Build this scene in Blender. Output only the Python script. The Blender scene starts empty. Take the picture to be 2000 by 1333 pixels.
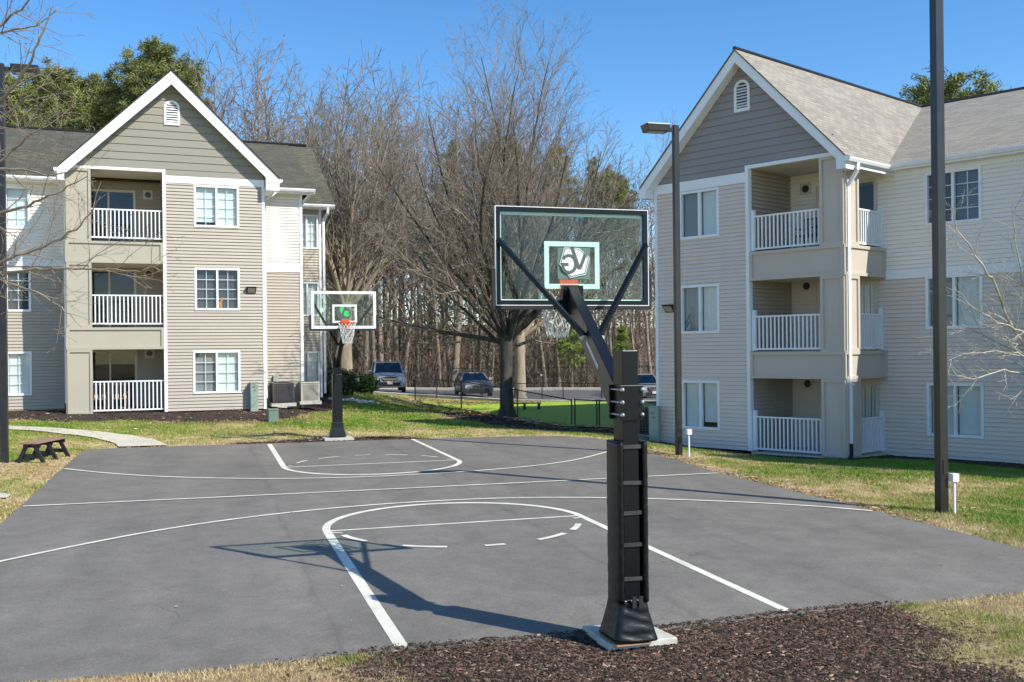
import bpy, math, random
import numpy as np
from mathutils import Vector, Matrix
random.seed(7)
scene = bpy.context.scene
C = scene.collection
PI = math.pi

# ------------------------------------------------------------------ camera, sky, sun, exposure
CAM = (-3.9318, -10.1175, 2.7186); YAW = 0.2762; FPX = 1912.8; ROLL = 0.0108; CX = 942.7; CY = 687.2
cd = bpy.data.cameras.new('camera'); cam = bpy.data.objects.new('camera', cd); C.objects.link(cam)
cam.location = CAM
cam.rotation_euler = (Matrix.Rotation(-YAW, 3, 'Z') @ Matrix.Rotation(PI/2, 3, 'X') @ Matrix.Rotation(-ROLL, 3, 'Z')).to_euler()
cd.lens = 36*FPX/2000; cd.shift_x = (1000-CX)/2000; cd.shift_y = (CY-666.5)/2000
cd.clip_start = 0.1; cd.clip_end = 3000
scene.camera = cam
SUN_AZ = math.atan2(0.63, -0.775); SUN_EL = math.radians(41.3)
w = bpy.data.worlds.new('World'); scene.world = w; w.use_nodes = True
nt = w.node_tree; bg = nt.nodes['Background']
sky = nt.nodes.new('ShaderNodeTexSky'); sky.sky_type = 'NISHITA'; sky.sun_disc = False
sky.sun_elevation = SUN_EL; sky.sun_rotation = SUN_AZ
sky.altitude = 1500; sky.air_density = 1.0; sky.dust_density = 0.6; sky.ozone_density = 1.6
hs = nt.nodes.new('ShaderNodeHueSaturation'); hs.inputs['Saturation'].default_value = 1.30
nt.links.new(sky.outputs[0], hs.inputs['Color']); nt.links.new(hs.outputs[0], bg.inputs[0]); bg.inputs[1].default_value = 0.15
sd = bpy.data.lights.new('sun', 'SUN'); sd.energy = 4.15; sd.angle = math.radians(0.5); sd.color = (1, 0.96, 0.88)
sun = bpy.data.objects.new('sun', sd); C.objects.link(sun); sun.location = (20, -30, 40)
sv = Vector((math.sin(SUN_AZ)*math.cos(SUN_EL), math.cos(SUN_AZ)*math.cos(SUN_EL), math.sin(SUN_EL)))
sun.rotation_euler = sv.to_track_quat('Z', 'Y').to_euler()
scene.view_settings.view_transform = 'Standard'; scene.view_settings.look = 'None'
scene.view_settings.gamma = 1; scene.view_settings.exposure = 0.52
scene.render.resolution_x = 1024; scene.render.resolution_y = 682

def ray(u, v):
    a, b = u-CX, v-CY; c, s = math.cos(-ROLL), math.sin(-ROLL)
    u, v = CX+a*c+b*s, CY-a*s+b*c
    a = (u-CX)/FPX; b = -(v-CY)/FPX; c, s = math.cos(YAW), math.sin(YAW)
    return s+a*c, c-a*s, b
def at(u, v, d):            # a point of the place seen in direction (u,v), d metres ahead
    x, y, b = ray(u, v); return Vector((CAM[0]+d*x, CAM[1]+d*y, CAM[2]+d*b))

# ------------------------------------------------------------------ terrain height
def plane(x, y): return 0.0016*x+0.0111*y
COURT = [(-7.08,-1.02),(-7.08,6.6),(-7.1,12.5),(-7.1,18.35),(-4.9,18.3),(-2.4,18.1),(1.8,17.85),(4.76,17.55),(6.1,17.2),(6.9,16.2),(7.0,14.6),(6.75,12.3),(6.5,8.4),(6.55,5.4),(6.58,3.4),(6.54,0.48),(6.5,-1.3),(4.79,-1.28),(1.94,-1.27),(0.4,-1.36),(-2.2,-1.22),(-4.4,-1.2),(-5.6,-1.08)]
ctl = []
for x, y in COURT[::1]: ctl.append((x, y, plane(x, y)))
for x, y in [(0,4),(0,10),(-4,9),(4,8),(-12,-8),(0,-8),(8,-7),(-11,2),(-10,9),(-8.6,15.3),(8,-2),(7.46,3.13),(8,1),(12,-3),(7.1,11.2),(-16,0)]: ctl.append((x, y, plane(x, y)))
for u, v, d in [(133,809,33.3),(325,806,34.5),(520,800,35.7),(0,806,34.3),(575,798,38.5),(640,795,40),(100,845,29),(300,845,31),(520,835,31.5),(700,768,46),(640,778,42),(820,787,46),(765,771,60),(938,778,60),(1190,777,60),(500,760,60),(900,765,68),(1150,765,66),(640,760,70),
                (900,796,46),(1012,821,37),(1117,836,34),(1200,838,32),(1100,787,50),(1230,790,48),(990,818,38),(1283,864,30.2),(1460,886,28),(1650,897,26),(1733,889,27.3),(2000,906,24.8),(1270,800,45),(800,840,32),(900,835,33),(1500,905,24),(1850,935,20),(2000,1000,17)]:
    ctl.append(tuple(at(u, v, d)))
for k in range(24):
    a = 2*PI*k/24
    for R in (170, 400): ctl.append((math.cos(a)*R, 20+math.sin(a)*R, 7.0 if math.sin(a) > 0.3 else -0.4))
for x, y in [(-60,60),(-40,90),(0,90),(40,90),(60,60),(80,20),(-60,20),(-40,45),(20,110),(50,40),(30,25),(-25,35),(-25,50)]:
    ctl.append((x, y, {True: -0.3, False: 0.3}[x > -30 and y > 55 or x > 15]))
for u in (0, 400, 800, 1200, 1600, 2000):
    for d, z in ((88, -0.2), (104, 0.9), (125, 3.5), (150, 6.0), (260, 7.0)):
        q = at(u, 684, d); ctl.append((q.x, q.y, z))
ctl = np.array(ctl, float)
def _U(r2): return 0.5*r2*np.log(r2+1e-9)
def _tps():
    P = ctl[:, :2]/30; n = len(P)
    r2 = ((P[:, None]-P[None])**2).sum(-1)
    A = np.zeros((n+3, n+3)); A[:n, :n] = _U(r2)+np.eye(n)*2e-3
    A[:n, n] = 1; A[:n, n+1:] = P; A[n, :n] = 1; A[n+1:, :n] = P.T
    b = np.zeros(n+3); b[:n] = ctl[:, 2]
    return P, np.linalg.solve(A, b)
_P, _W = _tps()
def hz(x, y):
    x = np.asarray(x, float); y = np.asarray(y, float); sh = x.shape
    q = np.stack([x.ravel(), y.ravel()], 1)/30
    out = np.empty(len(q))
    for i in range(0, len(q), 20000):
        s = q[i:i+20000]; r2 = ((s[:, None]-_P[None])**2).sum(-1)
        out[i:i+20000] = _U(r2)@_W[:len(_P)]+_W[len(_P)]+s@_W[len(_P)+1:]
    out = np.clip(out, -1.2, 9.0)
    return out.reshape(sh)
def h1(x, y): return float(hz(np.array([x]), np.array([y]))[0])
def inside(poly, x, y):
    x = np.asarray(x); y = np.asarray(y); r = np.zeros(x.shape, bool); n = len(poly)
    for i in range(n):
        x0, y0 = poly[i]; x1, y1 = poly[(i+1) % n]
        c = ((y0 > y) != (y1 > y))
        if y1 != y0: r ^= c & (x < (x1-x0)*(y-y0)/(y1-y0)+x0)
    return r
def pdist(poly, x, y, closed=True):
    d = np.full(np.shape(x), 1e9); n = len(poly)
    for i in range(n if closed else n-1):
        ax, ay = poly[i]; bx, by = poly[(i+1) % n]; L = (bx-ax)**2+(by-ay)**2+1e-12
        t = np.clip(((x-ax)*(bx-ax)+(y-ay)*(by-ay))/L, 0, 1)
        d = np.minimum(d, np.hypot(x-ax-t*(bx-ax), y-ay-t*(by-ay)))
    return d
def onground(u, v, d0=6, d1=110):        # where the line of sight meets the terrain
    lo = d0
    ds = np.linspace(d0, d1, 500); x, y, b = ray(u, v)
    z = CAM[2]+ds*b; g = hz(CAM[0]+ds*x, CAM[1]+ds*y)
    i = int(np.argmax(z < g)) if (z < g).any() else 499
    d = ds[i]; return (CAM[0]+d*x, CAM[1]+d*y)
_rs = np.random.RandomState(3); _LAT = _rs.rand(256, 256)
def vnoise(x, y):
    xi = np.floor(x).astype(int); yi = np.floor(y).astype(int); fx = x-xi; fy = y-yi
    fx = fx*fx*(3-2*fx); fy = fy*fy*(3-2*fy)
    g = lambda a, b: _LAT[a % 256, b % 256]
    return (g(xi, yi)*(1-fx)+g(xi+1, yi)*fx)*(1-fy)+(g(xi, yi+1)*(1-fx)+g(xi+1, yi+1)*fx)*fy
def fbm(x, y, o=4):
    r = 0; a = 0.5
    for i in range(o): r = r+a*vnoise(x*2**i+17*i, y*2**i+31*i); a *= 0.5
    return r/(1-0.5**o)

# ------------------------------------------------------------------ object helpers
def tag(o, label=None, cat=None, group=None, kind=None):
    if label: o['label'] = label
    if cat: o['category'] = cat
    if group: o['group'] = group
    if kind: o['kind'] = kind
    return o
def thing(name, label, cat, loc=(0, 0, 0), group=None):
    o = bpy.data.objects.new(name, None); C.objects.link(o); o.location = loc
    o.empty_display_size = 0.3
    return tag(o, label, cat, group)
def rootloc(o):
    v = Vector((0, 0, 0))
    while o is not None: v = v+Vector(o.location); o = o.parent
    return v
def link(name, me, m, parent=None, smooth=False):
    o = bpy.data.objects.new(name, me); C.objects.link(o)
    if m is not None:
        for mm in (m if isinstance(m, (list, tuple)) else [m]): me.materials.append(mm)
    if smooth: me.polygons.foreach_set('use_smooth', [True]*len(me.polygons))
    if parent is not None:
        L = rootloc(parent); o.parent = parent
        if L.length > 0: me.transform(Matrix.Translation(-L))
    return o
class MB:
    def __init__(s): s.v = []; s.f = []; s.uv = []; s.mi = []; s.cur = 0
    def poly(s, pts, uv=None):
        b = len(s.v); s.v += [tuple(p) for p in pts]; s.f.append(tuple(range(b, b+len(pts)))); s.mi.append(s.cur)
        s.uv += (uv if uv else [(0, 0)]*len(pts))
    def hexa(s, p):            # 8 points: bottom ring 0-3, top ring 4-7
        b = len(s.v); s.v += [tuple(q) for q in p]
        for f in ((3,2,1,0),(4,5,6,7),(0,1,5,4),(1,2,6,5),(2,3,7,6),(3,0,4,7)):
            s.f.append(tuple(b+i for i in f)); s.mi.append(s.cur); s.uv += [(0, 0)]*4
    def box(s, x0, x1, y0, y1, z0, z1, P=None):
        q = [(x0,y0,z0),(x1,y0,z0),(x1,y1,z0),(x0,y1,z0),(x0,y0,z1),(x1,y0,z1),(x1,y1,z1),(x0,y1,z1)]
        if P: q = [P(*a) for a in q]
        s.hexa(q)
    def bar(s, a, b, w, h=None, up=(0,0,1)):
        a = Vector(a); b = Vector(b); d = (b-a).normalized(); u = Vector(up)
        if abs(d.dot(u)) > 0.98: u = Vector((0,1,0))
        r = d.cross(u).normalized(); u = r.cross(d); h = h or w; r = r*w/2; u = u*h/2
        s.hexa([a-r-u, a+r-u, a+r+u, a-r+u, b-r-u, b+r-u, b+r+u, b-r+u])
    def tube(s, pts, rad, n=8, cap=True):
        pts = [Vector(p) for p in pts]; rad = rad if isinstance(rad, (list, tuple)) else [rad]*len(pts)
        b = len(s.v); pu = None
        for i, p in enumerate(pts):
            d = (pts[min(i+1, len(pts)-1)]-pts[max(i-1, 0)]).normalized()
            if pu is None: pu = d.cross(Vector((0.3,0.2,1)) if abs(d.z) < 0.9 else Vector((0,1,0.1))).normalized()
            u = (pu-d*pu.dot(d)).normalized(); pu = u; r = d.cross(u)
            for k in range(n):
                a = 2*PI*k/n; s.v.append(tuple(p+(u*math.cos(a)+r*math.sin(a))*rad[i]))
        for i in range(len(pts)-1):
            for k in range(n):
                k2 = (k+1) % n; s.f.append((b+i*n+k, b+i*n+k2, b+(i+1)*n+k2, b+(i+1)*n+k)); s.mi.append(s.cur); s.uv += [(0,0)]*4
        if cap:
            s.f.append(tuple(b+k for k in range(n))[::-1]); e = b+(len(pts)-1)*n; s.f.append(tuple(e+k for k in range(n)))
            s.mi += [s.cur]*2; s.uv += [(0,0)]*(2*n)
    def loft(s, rings, cap=True):
        b = len(s.v); n = len(rings[0])
        for r in rings: s.v += [tuple(p) for p in r]
        for i in range(len(rings)-1):
            for k in range(n):
                k2 = (k+1) % n; s.f.append((b+i*n+k, b+i*n+k2, b+(i+1)*n+k2, b+(i+1)*n+k)); s.mi.append(s.cur); s.uv += [(0,0)]*4
        if cap:
            s.f.append(tuple(b+k for k in range(n))[::-1]); e = b+(len(rings)-1)*n; s.f.append(tuple(e+k for k in range(n)))
            s.mi += [s.cur]*2; s.uv += [(0,0)]*(2*n)
    def mesh(s, name):
        me = bpy.data.meshes.new(name); me.from_pydata(s.v, [], s.f)
        l = me.uv_layers.new(name='UVMap'); l.data.foreach_set('uv', np.array(s.uv, float).ravel())
        me.polygons.foreach_set('material_index', s.mi); me.update(); return me
    def put(s, name, m, parent=None, smooth=False, bevel=0):
        o = link(name, s.mesh(name), m, parent, smooth)
        if bevel:
            b = o.modifiers.new('bevel', 'BEVEL'); b.width = bevel; b.segments = 2; b.limit_method = 'ANGLE'
        return o
def npmesh(name, V, F, col=None, mi=None, smooth=False):
    me = bpy.data.meshes.new(name); V = np.asarray(V, np.float32); F = np.asarray(F, np.int32); k = F.shape[1]
    me.vertices.add(len(V)); me.vertices.foreach_set('co', V.ravel())
    me.loops.add(F.size); me.loops.foreach_set('vertex_index', F.ravel())
    me.polygons.add(len(F)); me.polygons.foreach_set('loop_start', np.arange(len(F), dtype=np.int32)*k)
    me.polygons.foreach_set('loop_total', np.full(len(F), k, np.int32))
    if smooth: me.polygons.foreach_set('use_smooth', np.ones(len(F), bool))
    if mi is not None: me.polygons.foreach_set('material_index', mi)
    me.update(calc_edges=True)
    if col is not None:
        for nm, cc in col.items():
            a = me.color_attributes.new(nm, 'FLOAT_COLOR', 'POINT'); a.data.foreach_set('color', np.asarray(cc, np.float32).ravel())
    return me

# ------------------------------------------------------------------ materials
def nodes(name):
    m = bpy.data.materials.new(name); m.use_nodes = True; t = m.node_tree; return m, t, t.nodes['Principled BSDF']
def N(t, kind, **kw):
    n = t.nodes.new(kind)
    for k, v in kw.items():
        if k.startswith('i_'): n.inputs[int(k[2:])].default_value = v
        else: setattr(n, k, v)
    return n
def pm(name, c1, c2=None, scale=3, rough=0.6, bump=0, bscale=60, metal=0, spec=0.5, stretch=None, c3=None, coat=0):
    m, t, b = nodes(name); b.inputs['Roughness'].default_value = rough; b.inputs['Metallic'].default_value = metal
    b.inputs['Specular IOR Level'].default_value = spec; b.inputs['Coat Weight'].default_value = coat
    c2 = c2 or tuple(min(1, x*0.86) for x in c1)
    tc = N(t, 'ShaderNodeTexCoord'); src = tc.outputs['Object']
    if stretch:
        mp = N(t, 'ShaderNodeMapping'); mp.inputs['Scale'].default_value = stretch; t.links.new(src, mp.inputs[0]); src = mp.outputs[0]
    n = N(t, 'ShaderNodeTexNoise'); n.inputs['Scale'].default_value = scale; n.inputs['Detail'].default_value = 6; n.inputs['Roughness'].default_value = 0.65
    t.links.new(src, n.inputs[0])
    r = N(t, 'ShaderNodeValToRGB'); r.color_ramp.elements[0].position = 0.32; r.color_ramp.elements[1].position = 0.68
    r.color_ramp.elements[0].color = (*c2, 1); r.color_ramp.elements[1].color = (*c1, 1)
    if c3: e = r.color_ramp.elements.new(0.8); e.color = (*c3, 1)
    t.links.new(n.outputs[0], r.inputs[0]); t.links.new(r.outputs[0], b.inputs['Base Color'])
    if bump:
        n2 = N(t, 'ShaderNodeTexNoise'); n2.inputs['Scale'].default_value = bscale; n2.inputs['Detail'].default_value = 4; t.links.new(src, n2.inputs[0])
        bp = N(t, 'ShaderNodeBump'); bp.inputs['Strength'].default_value = bump; bp.inputs['Distance'].default_value = 0.01
        t.links.new(n2.outputs[0], bp.inputs['Height']); t.links.new(bp.outputs[0], b.inputs['Normal'])
    return m
def glassmat(name, tint, rough=0.0, refl=1.0, base=None):
    m, t, b = nodes(name); t.nodes.remove(b)
    out = t.nodes['Material Output']; tr = N(t, 'ShaderNodeBsdfTransparent'); tr.inputs[0].default_value = (*tint, 1)
    gl = N(t, 'ShaderNodeBsdfGlossy'); gl.inputs['Roughness'].default_value = rough
    fr = N(t, 'ShaderNodeLayerWeight'); fr.inputs[0].default_value = 0.5
    pw_ = N(t, 'ShaderNodeMath', operation='POWER'); pw_.inputs[1].default_value = 4.5; t.links.new(fr.outputs['Facing'], pw_.inputs[0])
    ad = N(t, 'ShaderNodeMath', operation='ADD'); ad.inputs[1].default_value = 0.05; t.links.new(pw_.outputs[0], ad.inputs[0])
    mu = N(t, 'ShaderNodeMath', operation='MULTIPLY'); mu.inputs[1].default_value = refl; mu.use_clamp = True; t.links.new(ad.outputs[0], mu.inputs[0])
    mx = N(t, 'ShaderNodeMixShader'); t.links.new(mu.outputs[0], mx.inputs[0]); t.links.new(tr.outputs[0], mx.inputs[1]); t.links.new(gl.outputs[0], mx.inputs[2])
    t.links.new(mx.outputs[0], out.inputs[0]); return m
M = {}
M['white'] = pm('white_trim', (0.86,0.87,0.86), (0.80,0.81,0.81), 2, 0.45)
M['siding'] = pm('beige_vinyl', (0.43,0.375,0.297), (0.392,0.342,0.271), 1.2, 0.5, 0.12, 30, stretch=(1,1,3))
M['siding_shade_lifted'] = pm('beige_vinyl_shade_lifted', (0.75,0.64,0.54), (0.70,0.597,0.504), 1.2, 0.5, 0.12, 30, stretch=(1,1,3))  # same beige vinyl as the left building, lightened to lift the shaded walls
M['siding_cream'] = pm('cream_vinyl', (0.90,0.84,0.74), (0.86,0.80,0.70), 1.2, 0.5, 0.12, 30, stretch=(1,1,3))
M['gable'] = pm('grey_green_board', (0.265,0.248,0.192), (0.244,0.228,0.177), 1.5, 0.6, 0.1, 40)
M['gable_shade_lifted'] = pm('grey_green_board_shade_lifted', (0.305,0.282,0.270), (0.282,0.260,0.249), 1.5, 0.6, 0.1, 40)  # the left gable's boards, colour shifted to offset shade on this face
M['panel'] = pm('putty_panel', (0.415,0.38,0.295), (0.39,0.356,0.277), 0.8, 0.6, 0.05, 40)
M['panel_shade_lifted'] = pm('putty_panel_shade_lifted', (0.57,0.49,0.40), (0.535,0.46,0.375), 0.8, 0.6, 0.05, 40)  # same panels as the left block, brightness raised in the colour against shade
M['soffit'] = pm('cream_soffit', (0.66,0.61,0.50), (0.60,0.55,0.45), 3, 0.6)
M['black_metal'] = pm('black_powder_coat', (0.012,0.013,0.016), (0.02,0.021,0.025), 6, 0.38, 0.05, 60)
M['bronze'] = pm('dark_bronze_paint', (0.026,0.024,0.022), (0.018,0.017,0.016), 5, 0.3, c3=(0.075,0.045,0.03))
M['black_bronze'] = pm('black_bronze_paint', (0.012,0.013,0.015), (0.02,0.02,0.022), 5, 0.4)
M['hoop_metal'] = pm('black_hoop_steel', (0.006,0.007,0.010), (0.004,0.005,0.007), 4, 0.30, 0.05, 12, spec=0.28)
M['vinyl_pad'] = pm('black_vinyl_pad', (0.008,0.008,0.009), (0.005,0.005,0.006), 3, 0.34, 0.35, 9, spec=0.35, stretch=(1,1,2.2))
M['strap'] = pm('grey_pad_strap', (0.06,0.06,0.062), (0.03,0.03,0.032), 9, 0.3)
M['bolt'] = pm('zinc_bolt', (0.62,0.61,0.58), None, 20, 0.35, metal=0.8)
M['orange'] = pm('orange_rim_paint', (0.80,0.10,0.02), (0.7,0.08,0.02), 8, 0.4)
M['net'] = pm('white_net_cord', (0.78,0.77,0.72), None, 30, 0.8)
M['concrete'] = pm('pale_concrete', (0.64,0.57,0.45), (0.54,0.48,0.38), 3, 0.85, 0.3, 40)
M['slab'] = pm('stained_concrete', (0.55,0.53,0.46), (0.45,0.42,0.34), 5, 0.85, 0.4, 40, c3=(0.62,0.60,0.54))
M['curb'] = pm('kerb_concrete', (0.60,0.56,0.46), (0.50,0.46,0.38), 2, 0.85)
def paintmat():
    m, t, b = nodes('worn_court_paint'); tc = N(t, 'ShaderNodeTexCoord'); o = tc.outputs['Object']; c = None
    fac = []
    for sc, lo, hi in ((70, 0.30, 0.40), (9, 0.27, 0.36)):
        n = N(t, 'ShaderNodeTexNoise'); n.inputs['Scale'].default_value = sc; n.inputs['Detail'].default_value = 7; n.inputs['Roughness'].default_value = 0.85; t.links.new(o, n.inputs[0])
        r = N(t, 'ShaderNodeMapRange'); r.inputs[1].default_value = lo; r.inputs[2].default_value = hi; t.links.new(n.outputs[0], r.inputs[0]); fac.append(r.outputs[0])
    mu = N(t, 'ShaderNodeMath', operation='MULTIPLY'); t.links.new(fac[0], mu.inputs[0]); t.links.new(fac[1], mu.inputs[1])
    n = N(t, 'ShaderNodeTexNoise'); n.inputs['Scale'].default_value = 3; n.inputs['Detail'].default_value = 6; t.links.new(o, n.inputs[0])
    r = N(t, 'ShaderNodeValToRGB'); r.color_ramp.elements[0].position = 0.35; r.color_ramp.elements[0].color = (0.60,0.565,0.46,1); r.color_ramp.elements[1].position = 0.6; r.color_ramp.elements[1].color = (0.76,0.72,0.58,1); t.links.new(n.outputs[0], r.inputs[0])
    x = N(t, 'ShaderNodeMix', data_type='RGBA'); t.links.new(mu.outputs[0], x.inputs[0]); x.inputs[6].default_value = (0.26,0.245,0.22,1); t.links.new(r.outputs[0], x.inputs[7]); t.links.new(x.outputs[2], b.inputs['Base Color'])
    b.inputs['Roughness'].default_value = 0.75; return m
M['paint'] = paintmat()
M['brick_red'] = pm('redwood_plank', (0.36,0.21,0.14), (0.26,0.15,0.105), 6, 0.5, stretch=(1,4,4))
M['ped_green'] = pm('pale_green_enamel', (0.30,0.37,0.30), (0.26,0.33,0.27), 4, 0.45)
M['ped_dark'] = pm('faded_green_enamel', (0.16,0.23,0.17), (0.13,0.19,0.14), 4, 0.5)
M['ac_dark'] = pm('brown_grey_enamel', (0.10,0.085,0.085), (0.08,0.07,0.07), 5, 0.45)
M['ac_light'] = pm('beige_enamel', (0.52,0.50,0.42), (0.44,0.41,0.33), 5, 0.5)
M['dark'] = pm('dark_interior', (0.035,0.033,0.032), (0.015,0.015,0.016), 2, 0.8)
M['rubber'] = pm('black_rubber', (0.012,0.012,0.013), None, 9, 0.7)
M['chrome'] = pm('chrome', (0.75,0.76,0.78), None, 9, 0.12, metal=1)
M['door_frame'] = pm('beige_door_frame', (0.62,0.57,0.47), None, 4, 0.5)
M['lens'] = pm('frosted_lens', (0.45,0.44,0.36), (0.30,0.29,0.24), 14, 0.25)
M['glass'] = glassmat('window_glass', (0.86,0.90,0.90), 0.0, 1.0)
M['board_glass'] = glassmat('board_glass', (0.90,0.965,0.935), 0.0, 0.38)
M['car_glass'] = glassmat('car_glass', (0.25,0.30,0.34), 0.0, 2.0)
M['turf'] = pm('synthetic_turf', (0.42,0.58,0.05), (0.34,0.49,0.045), 9, 0.8, 0.6, 150)
M['cat'] = pm('ginger_fur', (0.50,0.20,0.06), (0.36,0.13,0.03), 25, 0.9)
M['red'] = pm('red_plastic', (0.70,0.02,0.03), None, 9, 0.4)
M['leaf_dark'] = pm('evergreen_leaf', (0.05,0.10,0.025), (0.03,0.065,0.015), 3, 0.5, c3=(0.09,0.15,0.04))
M['leaf_olive'] = pm('olive_leaf', (0.10,0.11,0.035), (0.06,0.07,0.02), 3, 0.5)
M['leaf_brown'] = pm('dry_leaf', (0.34,0.17,0.07), (0.24,0.12,0.06), 6, 0.8, c3=(0.45,0.28,0.13))
M['needle'] = pm('pine_needle', (0.24,0.25,0.06), (0.11,0.14,0.035), 1.1, 0.6, c3=(0.32,0.29,0.09))
M['needle_young'] = pm('young_pine_needle', (0.20,0.27,0.03), (0.12,0.18,0.02), 1.5, 0.6)
def barkmat(name, a, b): return pm(name, a, b, 1.6, 0.9, 0.5, 14, stretch=(3,3,0.7))
M['bark'] = barkmat('grey_bark', (0.35,0.285,0.21), (0.17,0.138,0.104))
M['bark_oak_shaded'] = barkmat('shade_darkened_oak_bark', (0.10,0.085,0.068), (0.022,0.019,0.016))  # bark darkened so the colour carries the building's shade on the trunk
M['bark_dark'] = barkmat('brown_bark', (0.36,0.295,0.22), (0.14,0.112,0.086))
M['brush'] = barkmat('brush_stem', (0.21,0.16,0.12), (0.10,0.078,0.06))
M['bark_tan'] = barkmat('tan_bark', (0.38,0.31,0.22), (0.22,0.18,0.13))
M['bark_pale'] = barkmat('pale_bark', (0.55,0.50,0.42), (0.28,0.25,0.20))
M['twig'] = barkmat('brown_twig', (0.29,0.222,0.162), (0.14,0.108,0.08))
def blindmat(name, c, gap, freq=42):
    m, t, b = nodes(name); tc = N(t, 'ShaderNodeTexCoord'); sp = N(t, 'ShaderNodeSeparateXYZ'); t.links.new(tc.outputs['Object'], sp.inputs[0])
    mu = N(t, 'ShaderNodeMath', operation='MULTIPLY'); mu.inputs[1].default_value = freq; t.links.new(sp.outputs[2], mu.inputs[0])
    fr = N(t, 'ShaderNodeMath', operation='FRACT'); t.links.new(mu.outputs[0], fr.inputs[0])
    r = N(t, 'ShaderNodeValToRGB'); r.color_ramp.elements[0].color = (*gap, 1); r.color_ramp.elements[0].position = 0.12
    r.color_ramp.elements[1].color = (*c, 1); r.color_ramp.elements[1].position = 0.35
    t.links.new(fr.outputs[0], r.inputs[0]); t.links.new(r.outputs[0], b.inputs['Base Color']); b.inputs['Roughness'].default_value = 0.6
    return m
M['blind'] = blindmat('white_blind', (0.80,0.83,0.80), (0.54,0.58,0.56))
M['blind_grey'] = blindmat('grey_blind', (0.26,0.28,0.28), (0.18,0.20,0.20))
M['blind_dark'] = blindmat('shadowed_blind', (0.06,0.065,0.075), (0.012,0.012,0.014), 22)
M['blind_blue'] = blindmat('blue_blind', (0.16,0.20,0.28), (0.03,0.04,0.06), 22)
M['curtain'] = pm('white_curtain', (0.80,0.80,0.76), (0.62,0.63,0.60), 8, 0.8, stretch=(3,3,0.3))
def shingle(name, a, b, c):
    m, t, bs = nodes(name); uv = N(t, 'ShaderNodeUVMap'); br = N(t, 'ShaderNodeTexBrick')
    br.offset = 0.37; br.offset_frequency = 2; t.links.new(uv.outputs[0], br.inputs['Vector'])
    br.inputs['Color1'].default_value = (*a, 1); br.inputs['Color2'].default_value = (*b, 1); br.inputs['Mortar'].default_value = (*c, 1)
    br.inputs['Scale'].default_value = 1; br.inputs['Brick Width'].default_value = 0.32; br.inputs['Row Height'].default_value = 0.14
    br.inputs['Mortar Size'].default_value = 0.010; br.inputs['Mortar Smooth'].default_value = 0.3
    n = N(t, 'ShaderNodeTexNoise'); n.inputs['Scale'].default_value = 1.3; n.inputs['Detail'].default_value = 8; t.links.new(uv.outputs[0], n.inputs[0])
    n3 = N(t, 'ShaderNodeTexNoise'); n3.inputs['Scale'].default_value = 60; t.links.new(uv.outputs[0], n3.inputs[0])
    mr = N(t, 'ShaderNodeMapRange'); mr.inputs[1].default_value = 0.3; mr.inputs[2].default_value = 0.7; mr.inputs[3].default_value = 0.90; mr.inputs[4].default_value = 1.08
    t.links.new(n.outputs[0], mr.inputs[0])
    mr2 = N(t, 'ShaderNodeMapRange'); mr2.inputs[1].default_value = 0.3; mr2.inputs[2].default_value = 0.7; mr2.inputs[3].default_value = 0.8; mr2.inputs[4].default_value = 1.2
    t.links.new(n3.outputs[0], mr2.inputs[0])
    mm = N(t, 'ShaderNodeMath', operation='MULTIPLY'); t.links.new(mr.outputs[0], mm.inputs[0]); t.links.new(mr2.outputs[0], mm.inputs[1])
    vm = N(t, 'ShaderNodeVectorMath', operation='SCALE'); t.links.new(br.outputs[0], vm.inputs[0]); t.links.new(mm.outputs[0], vm.inputs['Scale'])
    t.links.new(vm.outputs[0], bs.inputs['Base Color']); bs.inputs['Roughness'].default_value = 0.9
    bp = N(t, 'ShaderNodeBump'); bp.inputs['Strength'].default_value = 0.6; bp.inputs['Distance'].default_value = 0.01
    t.links.new(br.outputs['Color'], bp.inputs['Height']); t.links.new(bp.outputs[0], bs.inputs['Normal'])
    return m
M['roof_dark'] = shingle('dark_shingle', (0.120,0.110,0.076), (0.074,0.068,0.048), (0.035,0.034,0.026))
M['roof_light'] = shingle('light_shingle', (0.345,0.308,0.245), (0.25,0.223,0.18), (0.16,0.143,0.115))
def attrmat(name, attr, rough=0.8, trans=0):
    m, t, b = nodes(name); a = N(t, 'ShaderNodeAttribute'); a.attribute_name = attr
    t.links.new(a.outputs[0], b.inputs['Base Color']); b.inputs['Roughness'].default_value = rough; b.inputs['Specular IOR Level'].default_value = 0.25
    return m
M['blades'] = attrmat('grass_blades', 'tint', 0.6)
M['chips'] = attrmat('bark_chips', 'tint', 0.85)

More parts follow.
